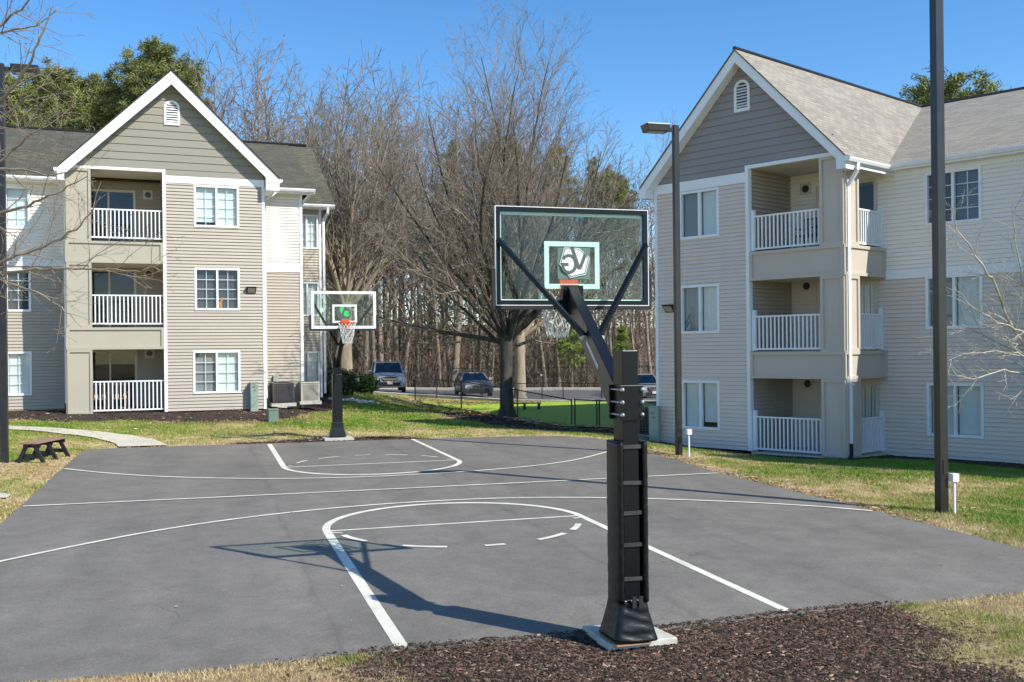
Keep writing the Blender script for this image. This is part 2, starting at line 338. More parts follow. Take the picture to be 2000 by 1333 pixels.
# asphalt
def asphalt(name, base, dark, light, seal=True):
    m, t, b = nodes(name); tc = N(t, 'ShaderNodeTexCoord'); o = tc.outputs['Object']
    def noise(sc, det=6, r=0.6, v=None):
        n = N(t, 'ShaderNodeTexNoise'); n.inputs['Scale'].default_value = sc; n.inputs['Detail'].default_value = det; n.inputs['Roughness'].default_value = r
        t.links.new(v or o, n.inputs[0]); return n.outputs[0]
    def ramp(s, pts):
        r = N(t, 'ShaderNodeValToRGB'); e = r.color_ramp.elements
        e[0].position, e[0].color = pts[0][0], (*pts[0][1], 1); e[1].position, e[1].color = pts[-1][0], (*pts[-1][1], 1)
        for p, c in pts[1:-1]: x = e.new(p); x.color = (*c, 1)
        t.links.new(s, r.inputs[0]); return r.outputs[0]
    def mix(a, bb, f, mode='MULTIPLY'):
        x = N(t, 'ShaderNodeMix', data_type='RGBA', blend_type=mode); x.inputs[0].default_value = 1.0
        if not isinstance(f, float): t.links.new(f, x.inputs[0])
        else: x.inputs[0].default_value = f
        t.links.new(a, x.inputs[6]); t.links.new(bb, x.inputs[7]); return x.outputs[2]
    g = lambda v: (v, v, v)
    c = ramp(noise(0.35, 8, 0.7), [(0.3, dark), (0.55, base), (0.75, light)])
    c = mix(c, ramp(noise(2.3, 6), [(0.3, g(0.86)), (0.7, g(1.12))]), 1.0)
    c = mix(c, ramp(noise(160, 2, 0.8), [(0.3, g(0.62)), (0.5, g(1.0)), (0.72, g(1.5))]), 1.0)
    c = mix(c, ramp(noise(42, 3, 0.9), [(0.28, g(0.70)), (0.5, g(1.0)), (0.74, g(1.28))]), 1.0)
    c = mix(c, ramp(noise(11, 5, 0.8), [(0.3, g(0.88)), (0.7, g(1.10))]), 1.0)
    c = mix(c, ramp(noise(0.9, 9, 0.75), [(0.30, g(0.78)), (0.42, g(1.0)), (0.66, g(1.0)), (0.78, g(1.16))]), 1.0)
    if seal:
        sx = N(t, 'ShaderNodeSeparateXYZ'); t.links.new(o, sx.inputs[0]); wob = noise(0.6, 6, 0.6)
        for x0 in (-2.75, 0.9, 3.15):
            m1 = N(t, 'ShaderNodeMath', operation='MULTIPLY_ADD'); t.links.new(wob, m1.inputs[0]); m1.inputs[1].default_value = 0.30; m1.inputs[2].default_value = -0.15-x0
            m2 = N(t, 'ShaderNodeMath', operation='ADD'); t.links.new(sx.outputs[0], m2.inputs[0]); t.links.new(m1.outputs[0], m2.inputs[1])
            m3 = N(t, 'ShaderNodeMath', operation='ABSOLUTE'); t.links.new(m2.outputs[0], m3.inputs[0])
            c = mix(c, ramp(m3.outputs[0], [(0.0, g(0.72)), (0.02, g(0.86)), (0.10, g(1.0))]), ramp(noise(0.45+0.1*x0*x0, 4), [(0.38, g(0.15)), (0.6, g(1))]))
    mp = N(t, 'ShaderNodeMapping'); mp.inputs['Scale'].default_value = (1, 0.12, 1); mp.inputs['Rotation'].default_value = (0, 0, 0.06); t.links.new(o, mp.inputs[0])
    c = mix(c, ramp(noise(0.8, 5, 0.5, mp.outputs[0]), [(0.35, g(0.9)), (0.65, g(1.08))]), 1.0)
    vo = N(t, 'ShaderNodeTexVoronoi', feature='DISTANCE_TO_EDGE'); vo.inputs['Scale'].default_value = 0.33
    wr = N(t, 'ShaderNodeTexNoise'); wr.inputs['Scale'].default_value = 1.1; wr.inputs['Detail'].default_value = 8; t.links.new(o, wr.inputs[0])
    ad = N(t, 'ShaderNodeVectorMath', operation='ADD'); t.links.new(o, ad.inputs[0]); t.links.new(wr.outputs['Color'], ad.inputs[1]); t.links.new(ad.outputs[0], vo.inputs['Vector'])
    crack = ramp(vo.outputs['Distance'], [(0.0, g(0.62)), (0.0030, g(1.0))])
    cm = ramp(noise(0.5, 3), [(0.53, g(0)), (0.6, g(1))])
    c = mix(c, crack, cm)
    v2 = N(t, 'ShaderNodeTexVoronoi'); v2.inputs['Scale'].default_value = 9; t.links.new(o, v2.inputs['Vector'])
    sp = ramp(v2.outputs['Distance'], [(0.05, g(1)), (0.08, g(0))])
    wn = N(t, 'ShaderNodeTexWhiteNoise'); t.links.new(v2.outputs['Position'], wn.inputs[0]); sel = ramp(wn.outputs[0], [(0.93, g(0)), (0.935, g(1))])
    mk = N(t, 'ShaderNodeMath', operation='MULTIPLY'); t.links.new(sp, mk.inputs[0]); t.links.new(sel, mk.inputs[1])
    rgb = N(t, 'ShaderNodeRGB'); rgb.outputs[0].default_value = (0.5, 0.48, 0.44, 1)
    c = mix(c, rgb.outputs[0], mk.outputs[0], 'MIX')
    t.links.new(c, b.inputs['Base Color']); b.inputs['Roughness'].default_value = 0.8; b.inputs['Specular IOR Level'].default_value = 0.4
    bp = N(t, 'ShaderNodeBump'); bp.inputs['Strength'].default_value = 0.5; bp.inputs['Distance'].default_value = 0.004
    t.links.new(noise(120, 3, 0.8), bp.inputs['Height']); t.links.new(bp.outputs[0], b.inputs['Normal'])
    return m
M['asphalt'] = asphalt('court_asphalt', (0.188,0.170,0.143), (0.155,0.140,0.119), (0.215,0.195,0.165))
M['asphalt_lot'] = asphalt('lot_asphalt', (0.15,0.145,0.14), (0.11,0.11,0.11), (0.19,0.185,0.18), False)

# ------------------------------------------------------------------ ground zones
G = onground
MULCH = {'near': [(-2.6,-1.0),(-2.75,-1.45),(-2.5,-2.2),(-2.9,-3.2),(-3.0,-4.6),(2.6,-5.0),(2.55,-3.6),(2.3,-2.9),(2.9,-2.35),(2.85,-1.7),(2.7,-1.0)],
  'far': [(-3.2,18.0),(-3.1,18.6),(-1.2,18.95),(0.4,19.1),(1.9,18.7),(2.2,18.1),(1.9,17.6),(-3,17.8)],
  'bed': [G(-150,806),G(60,802),G(133,800),G(325,795),(tuple(at(560,790,44)[:2])),(tuple(at(660,778,44)[:2])),G(668,800),G(560,822),G(400,826),G(250,822),G(130,826),G(0,820),G(-150,822)],
  'tree': [G(860,806),G(930,806),G(1010,822),G(1110,838),G(1200,842),G(1205,848),G(1100,846),G(1000,838),G(930,826),G(870,815)],
  'right': [G(1262,850),tuple(at(1283,855,31)[:2]),tuple(at(1460,880,29)[:2]),tuple(at(1650,890,27)[:2]),tuple(at(1740,885,28)[:2]),tuple(at(2100,905,25.4)[:2]),G(2100,922),G(2000,916),G(1740,898),G(1650,903),G(1460,892),G(1300,871),G(1262,868)]}
DIRT = [G(300,826),G(560,826),G(640,812),G(640,802),G(560,822)]
gx = np.concatenate([-np.geomspace(900, 26, 24), np.arange(-25, 27, 0.3), np.geomspace(28, 900, 24)])
gy = np.concatenate([-np.geomspace(300, 13, 12), np.arange(-12, 72, 0.3), np.geomspace(73, 1200, 26)])
X, Y = np.meshgrid(gx, gy); Z = hz(X, Y)
inc = inside(COURT, X, Y); dc = pdist(COURT, X, Y)
Zp = plane(X, Y); wgt = np.clip(dc/1.2, 0, 1); Z = np.where(inc, Zp-0.05, Z*wgt+(Zp-0.012)*(1-wgt))
Z = np.where(inc & (dc < 0.3), Zp-0.05, Z)
Z = Z + np.where(inc, 0, (fbm(X*1.5, Y*1.5)-0.5)*0.05*np.clip(dc, 0, 1))
def hgr(x, y):               # ground height beside the court
    x = np.asarray(x, float); y = np.asarray(y, float)
    d = pdist(COURT, x, y); w_ = np.clip(d/1.2, 0, 1); return hz(x, y)*w_+(plane(x, y)-0.012)*(1-w_)+(fbm(x*1.5, y*1.5)-0.5)*0.05*np.clip(d, 0, 1)
sdf = np.full(X.shape, -9.0)
for pl in MULCH.values():
    d = pdist(pl, X, Y); sdf = np.maximum(sdf, np.where(inside(pl, X, Y), d, -d))
def dryness(x, y):
    n = fbm(x*0.35+5, y*0.35+9, 4); d = pdist(COURT, x, y)
    base = np.where(x > 6.3, 0.66-0.115*(x-6.3), 0.60)            # right lawn: straw by the asphalt, green by the building
    base = np.where((x > 9) & (y > 6), base, base)
    base = np.where((y > 18), 0.60, base); base = np.where((x < -6.8), 0.66, base); base = np.where(y < -1, 0.72, base)
    return np.clip(base+(n-0.5)*1.9+0.35*np.exp(-d/0.5), 0, 1)
DRY = dryness(X, Y)
wood = np.clip((Y-(50-0.28*X)-8)/4, 0, 1)
forest = np.clip(((X-CAM[0])*math.sin(YAW)+(Y-CAM[1])*math.cos(YAW)-68.5)/1.0, 0, 1)
dirt = np.clip(1-pdist(DIRT, X, Y)/0.6, 0, 1)*1.0
colr = np.stack([np.clip(0.5+sdf/4, 0, 1), DRY, np.maximum(forest, dirt), np.ones_like(X)], -1)
nyy, nxx = X.shape; idx = np.arange(nyy*nxx).reshape(nyy, nxx)
F = np.stack([idx[:-1, :-1], idx[:-1, 1:], idx[1:, 1:], idx[1:, :-1]], -1).reshape(-1, 4)
me = npmesh('ground', np.stack([X, Y, Z], -1).reshape(-1, 3), F, {'zone': colr.reshape(-1, 4)}, smooth=True)
def groundmat():
    m, t, b = nodes('lawn_and_mulch'); tc = N(t, 'ShaderNodeTexCoord'); o = tc.outputs['Object']
    a = N(t, 'ShaderNodeAttribute'); a.attribute_name = 'zone'; sp = N(t, 'ShaderNodeSeparateColor'); t.links.new(a.outputs[0], sp.inputs[0])
    def noise(sc, det=6, r=0.65):
        n = N(t, 'ShaderNodeTexNoise'); n.inputs['Scale'].default_value = sc; n.inputs['Detail'].default_value = det; n.inputs['Roughness'].default_value = r
        t.links.new(o, n.inputs[0]); return n.outputs[0]
    def ramp(s, pts):
        r = N(t, 'ShaderNodeValToRGB'); e = r.color_ramp.elements
        e[0].position, e[0].color = pts[0][0], (*pts[0][1], 1); e[1].position, e[1].color = pts[-1][0], (*pts[-1][1], 1)
        for p, c in pts[1:-1]: x = e.new(p); x.color = (*c, 1)
        t.links.new(s, r.inputs[0]); return r.outputs[0]
    def math_(op, x, y):
        n = N(t, 'ShaderNodeMath', operation=op); n.use_clamp = False
        for i, q in enumerate((x, y)):
            if isinstance(q, (int, float)): n.inputs[i].default_value = q
            else: t.links.new(q, n.inputs[i])
        return n.outputs[0]
    def mix(x, y, f, mode='MIX'):
        n = N(t, 'ShaderNodeMix', data_type='RGBA', blend_type=mode)
        if isinstance(f, float): n.inputs[0].default_value = f
        else: t.links.new(f, n.inputs[0])
        t.links.new(x, n.inputs[6]); t.links.new(y, n.inputs[7]); return n.outputs[2]
    g = lambda v: (v, v, v)
    d = math_('ADD', sp.outputs[1], math_('MULTIPLY', math_('SUBTRACT', noise(2.2, 8, 0.75), 0.5), 1.5))
    grass = ramp(d, [(0.12, (0.125,0.195,0.03)), (0.35, (0.22,0.245,0.055)), (0.6, (0.38,0.31,0.12)), (0.85, (0.58,0.45,0.25)), (1.0, (0.42,0.26,0.14))])
    grass = mix(grass, ramp(noise(38, 4, 0.8), [(0.3, g(0.55)), (0.5, g(1.0)), (0.75, g(1.35))]), 1.0, 'MULTIPLY')
    litter = ramp(noise(7, 8, 0.8), [(0.3, (0.10,0.06,0.04)), (0.5, (0.20,0.125,0.075)), (0.72, (0.34,0.21,0.125))])
    mulch = ramp(noise(45, 5, 0.85), [(0.3, (0.022,0.016,0.013)), (0.5, (0.065,0.047,0.038)), (0.75, (0.17,0.12,0.095))])
    c = mix(grass, litter, math_('MINIMUM', math_('MAXIMUM', math_('ADD', math_('MULTIPLY', sp.outputs[2], 1.6), math_('SUBTRACT', noise(3, 6), 0.75)), 0), 1))
    k = math_('ADD', sp.outputs[0], math_('MULTIPLY', math_('SUBTRACT', noise(3.5, 8, 0.8), 0.5), 0.18))
    mk = ramp(k, [(0.485, g(0)), (0.515, g(1))])
    c = mix(c, mulch, mk)
    t.links.new(c, b.inputs['Base Color']); b.inputs['Roughness'].default_value = 0.95; b.inputs['Specular IOR Level'].default_value = 0.1
    bp = N(t, 'ShaderNodeBump'); bp.inputs['Strength'].default_value = 0.9; bp.inputs['Distance'].default_value = 0.04
    t.links.new(noise(30, 6, 0.85), bp.inputs['Height']); t.links.new(bp.outputs[0], b.inputs['Normal'])
    return m
tag(link('ground', me, groundmat()), kind='structure')

# ------------------------------------------------------------------ court slab and markings
def densify(poly, step, jit, seed=1):
    rs = random.Random(seed); out = []
    for i in range(len(poly)):
        a = Vector(poly[i]); b = Vector(poly[(i+1) % len(poly)]); n = max(1, int((b-a).length/step))
        for k in range(n):
            p = a.lerp(b, k/n); nn = Vector((-(b-a).y, (b-a).x)).normalized(); out.append(tuple(p+nn*rs.gauss(0, jit)))
    return out
cp = densify(COURT, 0.07, 0.012)
mb = MB(); mb.poly([(x, y, plane(x, y)) for x, y in cp])
n = len(cp)
for i in range(n):
    x0, y0 = cp[i]; x1, y1 = cp[(i+1) % n]
    mb.poly([(x0,y0,plane(x0,y0)), (x0,y0,plane(x0,y0)-0.09), (x1,y1,plane(x1,y1)-0.09), (x1,y1,plane(x1,y1))])
tag(mb.put('basketball_court', M['asphalt']), kind='structure')
mk = MB()
def stripe(pts, wd, dz):
    pts = [Vector((x, y)) for x, y in pts]; L = []; R = []
    for i, p in enumerate(pts):
        d = (pts[min(i+1, len(pts)-1)]-pts[max(i-1, 0)]).normalized(); nn = Vector((-d.y, d.x))*wd/2; L.append(p+nn); R.append(p-nn)
    q = lambda p: (p.x, p.y, plane(p.x, p.y)+dz)
    for i in range(len(pts)-1): mk.poly([q(L[i]), q(R[i]), q(R[i+1]), q(L[i+1])])
D2 = 17.172; YF = 4.655
def seg(a, b, n=2): return [(a[0]+(b[0]-a[0])*i/(n-1), a[1]+(b[1]-a[1])*i/(n-1)) for i in range(n)]
def arc(cx, cy, rx, ry, a0, a1, n=50): return [(cx+rx*math.cos(math.radians(a0+(a1-a0)*i/n)), cy+ry*math.sin(math.radians(a0+(a1-a0)*i/n))) for i in range(n+1)]
xn = -0.172; xf = -0.201; LH = 2.03
stripe(seg((xn-LH,-1.19),(xn-LH,YF)), 0.13, 0.004); stripe(seg((xn+LH,-1.22),(xn+LH,YF)), 0.11, 0.004)
stripe(seg((xn-LH,YF),(xn+LH,YF)), 0.07, 0.0055)
stripe(arc(xn, YF, LH, 1.88, 0, 180), 0.12, 0.007)
stripe(seg((xf-LH,17.9),(xf-LH,D2-YF)), 0.13, 0.004); stripe(seg((xf+LH,17.8),(xf+LH,D2-YF)), 0.11, 0.004)
stripe(seg((xf-LH,D2-YF),(xf+LH,D2-YF)), 0.075, 0.0055)
stripe(arc(xf, D2-YF, LH, 1.88, 0, -180), 0.12, 0.007)
for a0, a1 in [(193,212),(232,252),(268,277),(294,313),(322,338)]: stripe(arc(xn, YF, LH-0.15, 1.75, a0, a1, 10), 0.10, 0.0085)
for a0, a1 in [(22,40),(53,71),(83,95),(108,127),(140,157)]: stripe(arc(xf, D2-YF, LH-0.2, 1.75, a0, a1, 10), 0.075, 0.0085)
for s in (-1, 1):
    stripe(seg((xn+s*(LH-0.03),YF-0.14),(xn+s*(LH-0.2),YF-0.22)), 0.06, 0.0085)
    stripe(seg((xf+s*(LH-0.03),D2-YF+0.14),(xf+s*(LH-0.2),D2-YF+0.22)), 0.06, 0.0085)
R3 = 6.86; yc = -0.42+0.07
def clipx(pts): return [p for p in pts if -7.05 < p[0] < 6.52]
stripe(clipx(arc(xn, yc, R3+0.1, R3+0.1, 2, 178, 90)), 0.085, 0.0105) if False else None
def curve(P, n=8):
    P = [Vector(p) for p in P]; out = []
    for i in range(len(P)-1):
        a, b, c_, d = P[max(i-1, 0)], P[i], P[i+1], P[min(i+2, len(P)-1)]
        for k in range(n):
            t = k/n; out.append(tuple(0.5*((2*b)+(c_-a)*t+(2*a-5*b+4*c_-d)*t*t+(3*b-a-3*c_+d)*t**3)))
    return out+[tuple(P[-1])]
stripe(curve([(-7.0,3.50),(-6.54,3.95),(-5.69,4.72),(-4.71,5.48),(-3.57,6.10),(-2.31,6.54),(-0.95,6.78),(0.43,6.80),(1.34,6.68),(2.23,6.43),(3.35,5.95),(4.45,5.30),(5.33,4.67),(6.01,4.07),(6.50,3.50)]), 0.085, 0.0105)
stripe(curve([(-7.05,14.0),(-6.14,12.96),(-5.02,11.96),(-3.76,11.20),(-2.33,10.62),(-0.88,10.33),(0.79,10.33),(2.10,10.52),(3.41,10.93),(4.56,11.62),(5.84,12.85),(6.45,13.6)]), 0.085, 0.0105)
stripe([(-7.03,8.62),(-3.96,8.52),(-0.17,8.44),(3,8.40),(6.4,8.36)], 0.085, 0.0125)
tag(mk.put('court_markings', M['paint']), kind='structure')
# small stones and debris lying on the court
rs = np.random.RandomState(5)

# ------------------------------------------------------------------ draped sheets: path, parking lot, turf
def drape(name, A, B, m, dz, nu=60, nv=14, uvv=False, kind='structure', skirt=0.0):
    A = [Vector(p) for p in A]; B = [Vector(p) for p in B]
    def samp(P, t):
        L = [0]
        for i in range(len(P)-1): L.append(L[-1]+(P[i+1]-P[i]).length)
        s = t*L[-1]
        for i in range(len(P)-1):
            if s <= L[i+1]+1e-9: return P[i].lerp(P[i+1], (s-L[i])/max(1e-9, L[i+1]-L[i]))
        return P[-1]
    V = []
    for i in range(nu+1):
        a = samp(A, i/nu); b = samp(B, i/nu)
        for j in range(nv+1):
            p = a.lerp(b, j/nv); V.append((p.x, p.y))
    V = np.array(V); z = hgr(V[:, 0], V[:, 1])+dz; V = np.column_stack([V, z])
    if skirt:
        I = np.arange(len(V)).reshape(nu+1, nv+1); e = np.zeros(len(V), bool); e[I[0]] = e[I[-1]] = e[I[:, 0]] = e[I[:, -1]] = True
        V[e, 2] -= skirt
    I = np.arange(len(V)).reshape(nu+1, nv+1)
    F = np.stack([I[:-1, :-1], I[:-1, 1:], I[1:, 1:], I[1:, :-1]], -1).reshape(-1, 4)
    return tag(link(name, npmesh(name, V, F, smooth=True), m), kind=kind)
pathA = [(-17.5,20.5), G(0,835), G(60,837), G(130,840), G(200,847), G(260,853), G(300,861), (-4.95,18.45)]
pathB = [(-17.6,18.9), G(0,841), G(60,844), G(110,849), G(160,855), G(200,861), G(225,868), (-6.25,18.5)]
drape('footpath', pathA, pathB, M['concrete'], 0.035, 60, 6)
drape('drain_strip', [G(-60,967), G(0,967), G(22,969)], [G(-60,976), G(0,976), G(14,976)], M['concrete'], 0.03, 8, 3)
lotN = [tuple(at(u, v, d)[:2]) for u, v, d in [(300,772,56),(560,772,56),(640,770,57),(730,770,57),(800,777,56),(900,783,54),(1000,788,51),(1100,793,50),(1200,793,49),(1290,790,49),(1700,790,49)]]
lotF = [tuple(at(u, v, d)[:2]) for u, v, d in [(300,768,68),(560,767,68),(640,767,68),(730,767,68),(800,767,68),(900,767,68),(1000,767,67.5),(1100,767,67),(1200,767,66.5),(1290,767,66),(1700,767,66)]]
drape('parking_lot', lotN, lotF, M['asphalt_lot'], 0.10, 90, 20)
def edge_strip(name, L, wd, z0, z1, m):
    mb = MB(); L = [Vector(p) for p in L]; P = []
    for i in range(len(L)-1):
        for k in range(8): P.append(L[i].lerp(L[i+1], k/8))
    P.append(L[-1]); hh = hgr(np.array([p.x for p in P]), np.array([p.y for p in P]))
    rings = []
    for i, p in enumerate(P):
        d = (P[min(i+1, len(P)-1)]-P[max(i-1, 0)]).normalized(); nn = Vector((-d.y, d.x))*wd/2; a = p+nn; b = p-nn; h = float(hh[i])
        rings.append([(a.x,a.y,h+z0),(b.x,b.y,h+z0),(b.x,b.y,h+z1),(a.x,a.y,h+z1)])
    mb.loft(rings); return tag(mb.put(name, m), kind='structure')
edge_strip('far_kerb', lotF, 0.75, -0.1, 0.25, M['curb'])
edge_strip('near_kerb', lotN, 0.45, -0.1, 0.14, M['curb'])
turfN = [G(815,789), G(900,802), G(960,812), G(1012,823), G(1060,830), G(1117,837), G(1200,840), tuple(at(1275,838,31.5)[:2])]
turfF = [G(830,787), G(900,792), G(960,790), G(1012,788), G(1060,786), G(1117,785), G(1200,787), tuple(at(1290,787,47)[:2])]
drape('dog_park_turf', turfN, turfF, M['turf'], 0.06, 60, 20)

# ------------------------------------------------------------------ grass blades, bark chips, fallen leaves
rs = np.random.RandomState(11)
def mulch_sdf(x, y):
    s = np.full(np.shape(x), -9.0)
    for pl in MULCH.values():
        d = pdist(pl, x, y); s = np.maximum(s, np.where(inside(pl, x, y), d, -d))
    return s
def blades(px, py, hgt, wid):
    n = len(px); z = hgr(px, py); a = rs.rand(n)*2*PI; l = rs.rand(n)*2*PI; ln = hgt*(0.2+1.1*rs.rand(n))
    dx, dy = np.cos(a)*wid, np.sin(a)*wid; tx, ty = np.cos(l)*ln, np.sin(l)*ln
    V = np.stack([np.stack([px-dx, py-dy, z-0.01], 1), np.stack([px+dx, py+dy, z-0.01], 1), np.stack([px+tx, py+ty, z+hgt*(0.5+0.7*rs.rand(n))], 1)], 1)
    return V.reshape(-1, 3)
def scatter_grass(zones):
    VV = []; CC = []
    for (x0, x1, y0, y1, dens, h, wd) in zones:
        n = int((x1-x0)*(y1-y0)*dens); px = rs.uniform(x0, x1, n); py = rs.uniform(y0, y1, n)
        dist = np.hypot(px-CAM[0], py-CAM[1])
        ok = ~inside(COURT, px, py) & (mulch_sdf(px, py)+(fbm(px*3, py*3)-0.5)*0.9 < 0.16*rs.rand(n)**2)
        ang = np.arctan2(px-CAM[0], py-CAM[1])-YAW; ok &= (np.abs(ang+0.0) < 0.56)
        px, py = px[ok], py[ok]; n = len(px)
        dry = dryness(px, py)+(fbm(px*2.2+3, py*2.2+8)-0.5)*1.6+rs.normal(0, 0.16, n)
        keep = rs.rand(n) < np.clip(1.5-dry, 0.35, 1); px, py, dry = px[keep], py[keep], np.clip(dry[keep], 0, 1); n = len(px)
        VV.append(blades(px, py, h*(0.8+0.5*(1-dry)), wd))
        g = np.array([0.14,0.27,0.022]); s_ = np.array([0.60,0.465,0.25]); mdl = np.array([0.31,0.31,0.075])
        t = dry[:, None]; c = np.where(t < 0.5, g*(1-2*t)+mdl*2*t, mdl*(2-2*t)+s_*(2*t-1))*(0.7+0.6*rs.rand(n, 1))
        CC.append(np.repeat(np.concatenate([c, np.ones((n, 1))], 1), 3, 0))
    V = np.concatenate(VV); Cc = np.concatenate(CC)
    return npmesh('grass', V, np.arange(len(V)).reshape(-1, 3), {'tint': Cc})
gm = scatter_grass([(-8,-1,-5.5,-1.0,9000,0.035,0.0028),(1.5,8,-5,-1.0,8000,0.035,0.0028),(5,9,-1,6,2600,0.045,0.004),(5.8,14,2,12,1300,0.05,0.006),(5,14,6,20,700,0.05,0.008),
                    (-13,-6.8,4,20,900,0.045,0.008),(-12,8,17.5,27,420,0.05,0.012),(0,12,24,40,120,0.06,0.02)])
tag(link('grass', gm, M['blades']), 'short winter lawn grass, patchy green and straw, around the court', 'grass', kind='stuff')
def chips(poly, n, sz, zoff=0.0):
    P = np.array(poly); out = []
    px = rs.uniform(P[:, 0].min()-0.6, P[:, 0].max()+0.6, n*2); py = rs.uniform(P[:, 1].min()-0.6, P[:, 1].max()+0.6, n*2)
    d = pdist(poly, px, py); s = np.where(inside(poly, px, py), d, -d)+(fbm(px*3, py*3)-0.5)*0.6
    ok = (s > -0.02-0.55*rs.rand(len(px))**4) & ~(inside(COURT, px, py) & (pdist(COURT, px, py) > 0.12*rs.rand(len(px)))); px, py = px[ok][:n], py[ok][:n]; n = len(px)
    z = hgr(px, py)+rs.rand(n)*0.009+zoff+np.where(inside(COURT, px, py), 0.02, 0)
    L = sz*(0.4+rs.rand(n)**2*1.3); W = L*(0.22+0.3*rs.rand(n)); T = 0.004+0.006*rs.rand(n)
    a = rs.rand(n)*2*PI; tilt = rs.normal(0, 0.15, n)
    ux, uy, uz = np.cos(a)*np.cos(tilt), np.sin(a)*np.cos(tilt), np.sin(tilt)
    wx, wy = -np.sin(a), np.cos(a); roll = rs.normal(0, 0.25, n)
    c = np.stack([px, py, z], 1); U = np.stack([ux, uy, uz], 1)*(L/2)[:, None]; Wv = np.stack([wx*np.cos(roll), wy*np.cos(roll), np.sin(roll)], 1)*(W/2)[:, None]
    up = np.zeros((n, 3)); up[:, 2] = T
    V = np.stack([c-U-Wv, c+U-Wv*0.6, c+U+Wv*0.7, c-U+Wv, c+up-U*0.7, c+up+U*0.7], 1).reshape(-1, 3)
    b = (np.arange(n)*6)[:, None]
    F = np.concatenate([b+np.array([0,1,5]), b+np.array([0,5,4]), b+np.array([1,2,5]), b+np.array([2,3,4]), b+np.array([2,4,5]), b+np.array([3,0,4])], 0)
    k = rs.rand(n, 1)**2.2; c1 = np.array([0.024,0.017,0.012]); c2 = np.array([0.20,0.132,0.092])
    col = c1*(1-k)+c2*k; pale = rs.rand(n) < 0.02; col[pale] = (0.42,0.30,0.20); red = rs.rand(n) < 0.03; col[red] = (0.22,0.09,0.06)
    return V, F, np.repeat(np.concatenate([col, np.ones((n, 1))], 1), 6, 0)
parts = [chips(MULCH['near'], 60000, 0.040), chips(MULCH['far'], 3500, 0.06), chips(MULCH['bed'], 5000, 0.09), chips(MULCH['tree'], 5000, 0.10), chips(MULCH['right'], 4000, 0.08)]
V = []; F = []; Cc = []; k = 0
for a, b, c in parts: V.append(a); F.append(b+k); Cc.append(c); k += len(a)
tag(link('bark_mulch', npmesh('bark_mulch', np.concatenate(V), np.concatenate(F), {'tint': np.concatenate(Cc)}), M['chips']), 'dark shredded bark mulch spread in the planting beds', 'mulch', kind='stuff')
def leafscatter(n, fn, size, cols, lift=0.03):
    px, py = fn(n); ok = ~inside(COURT, px, py) | (rs.rand(len(px)) < 0.01); px, py = px[ok], py[ok]; n = len(px)
    z = hgr(px, py)+lift; z = np.where(inside(COURT, px, py), plane(px, py)+0.012, z); a = rs.rand(n)*2*PI; s = size*(0.6+0.8*rs.rand(n)); q = rs.normal(0, 0.3, (n, 4))*s[:, None]*0.5
    V = np.stack([np.stack([px+np.cos(a+k*PI/2)*s*(1 if k % 2 else 0.6), py+np.sin(a+k*PI/2)*s*(1 if k % 2 else 0.6), z+np.abs(q[:, k])], 1) for k in range(4)], 1).reshape(-1, 3)
    c = np.array(cols)[rs.randint(0, len(cols), n)]*(0.7+0.5*rs.rand(n, 1))
    return V, np.arange(n*4).reshape(-1, 4), np.repeat(np.concatenate([c, np.ones((n, 1))], 1), 4, 0)
LC = [(0.38,0.20,0.10),(0.52,0.36,0.22),(0.30,0.14,0.07),(0.60,0.46,0.30)]
def uni(x0, x1, y0, y1): return lambda n: (rs.uniform(x0, x1, n), rs.uniform(y0, y1, n))
def nearpt(pts, sp): 
    P = np.array(pts)
    def f(n):
        i = rs.randint(0, len(P)-1, n); t = rs.rand(n); q = P[i]*(1-t)[:, None]+P[i+1]*t[:, None]; return q[:, 0]+rs.normal(0, sp, n), q[:, 1]+rs.normal(0, sp, n)
    return f
L = [leafscatter(700, uni(-13,-7,6,20), 0.05, LC), leafscatter(500, uni(-12,6,18,26), 0.06, LC), leafscatter(260, uni(6.5,13,1,12), 0.05, LC),
     leafscatter(500, nearpt([(6.7,2.4),(6.7,5.4),(6.65,8.4),(6.9,12),(7.2,14)], 0.12), 0.045, LC), leafscatter(900, nearpt([p for p in turfN], 0.35), 0.09, LC, 0.08),
     leafscatter(900, nearpt([p for p in turfF], 0.5), 0.10, LC, 0.08), leafscatter(9000, uni(-7,6.4,-1.1,17), 0.022, LC), leafscatter(160, uni(-2.5,3.2,-4.5,-1.3), 0.020, [(0.30,0.18,0.11),(0.38,0.27,0.18)])]
V = []; F = []; Cc = []; k = 0
for a, b, c in L: V.append(a); F.append(b+k); Cc.append(c); k += len(a)
tag(link('fallen_leaves', npmesh('fallen_leaves', np.concatenate(V), np.concatenate(F), {'tint': np.concatenate(Cc)}), M['chips']), 'dry brown fallen leaves scattered over the lawns and along edges', 'leaves', kind='stuff')

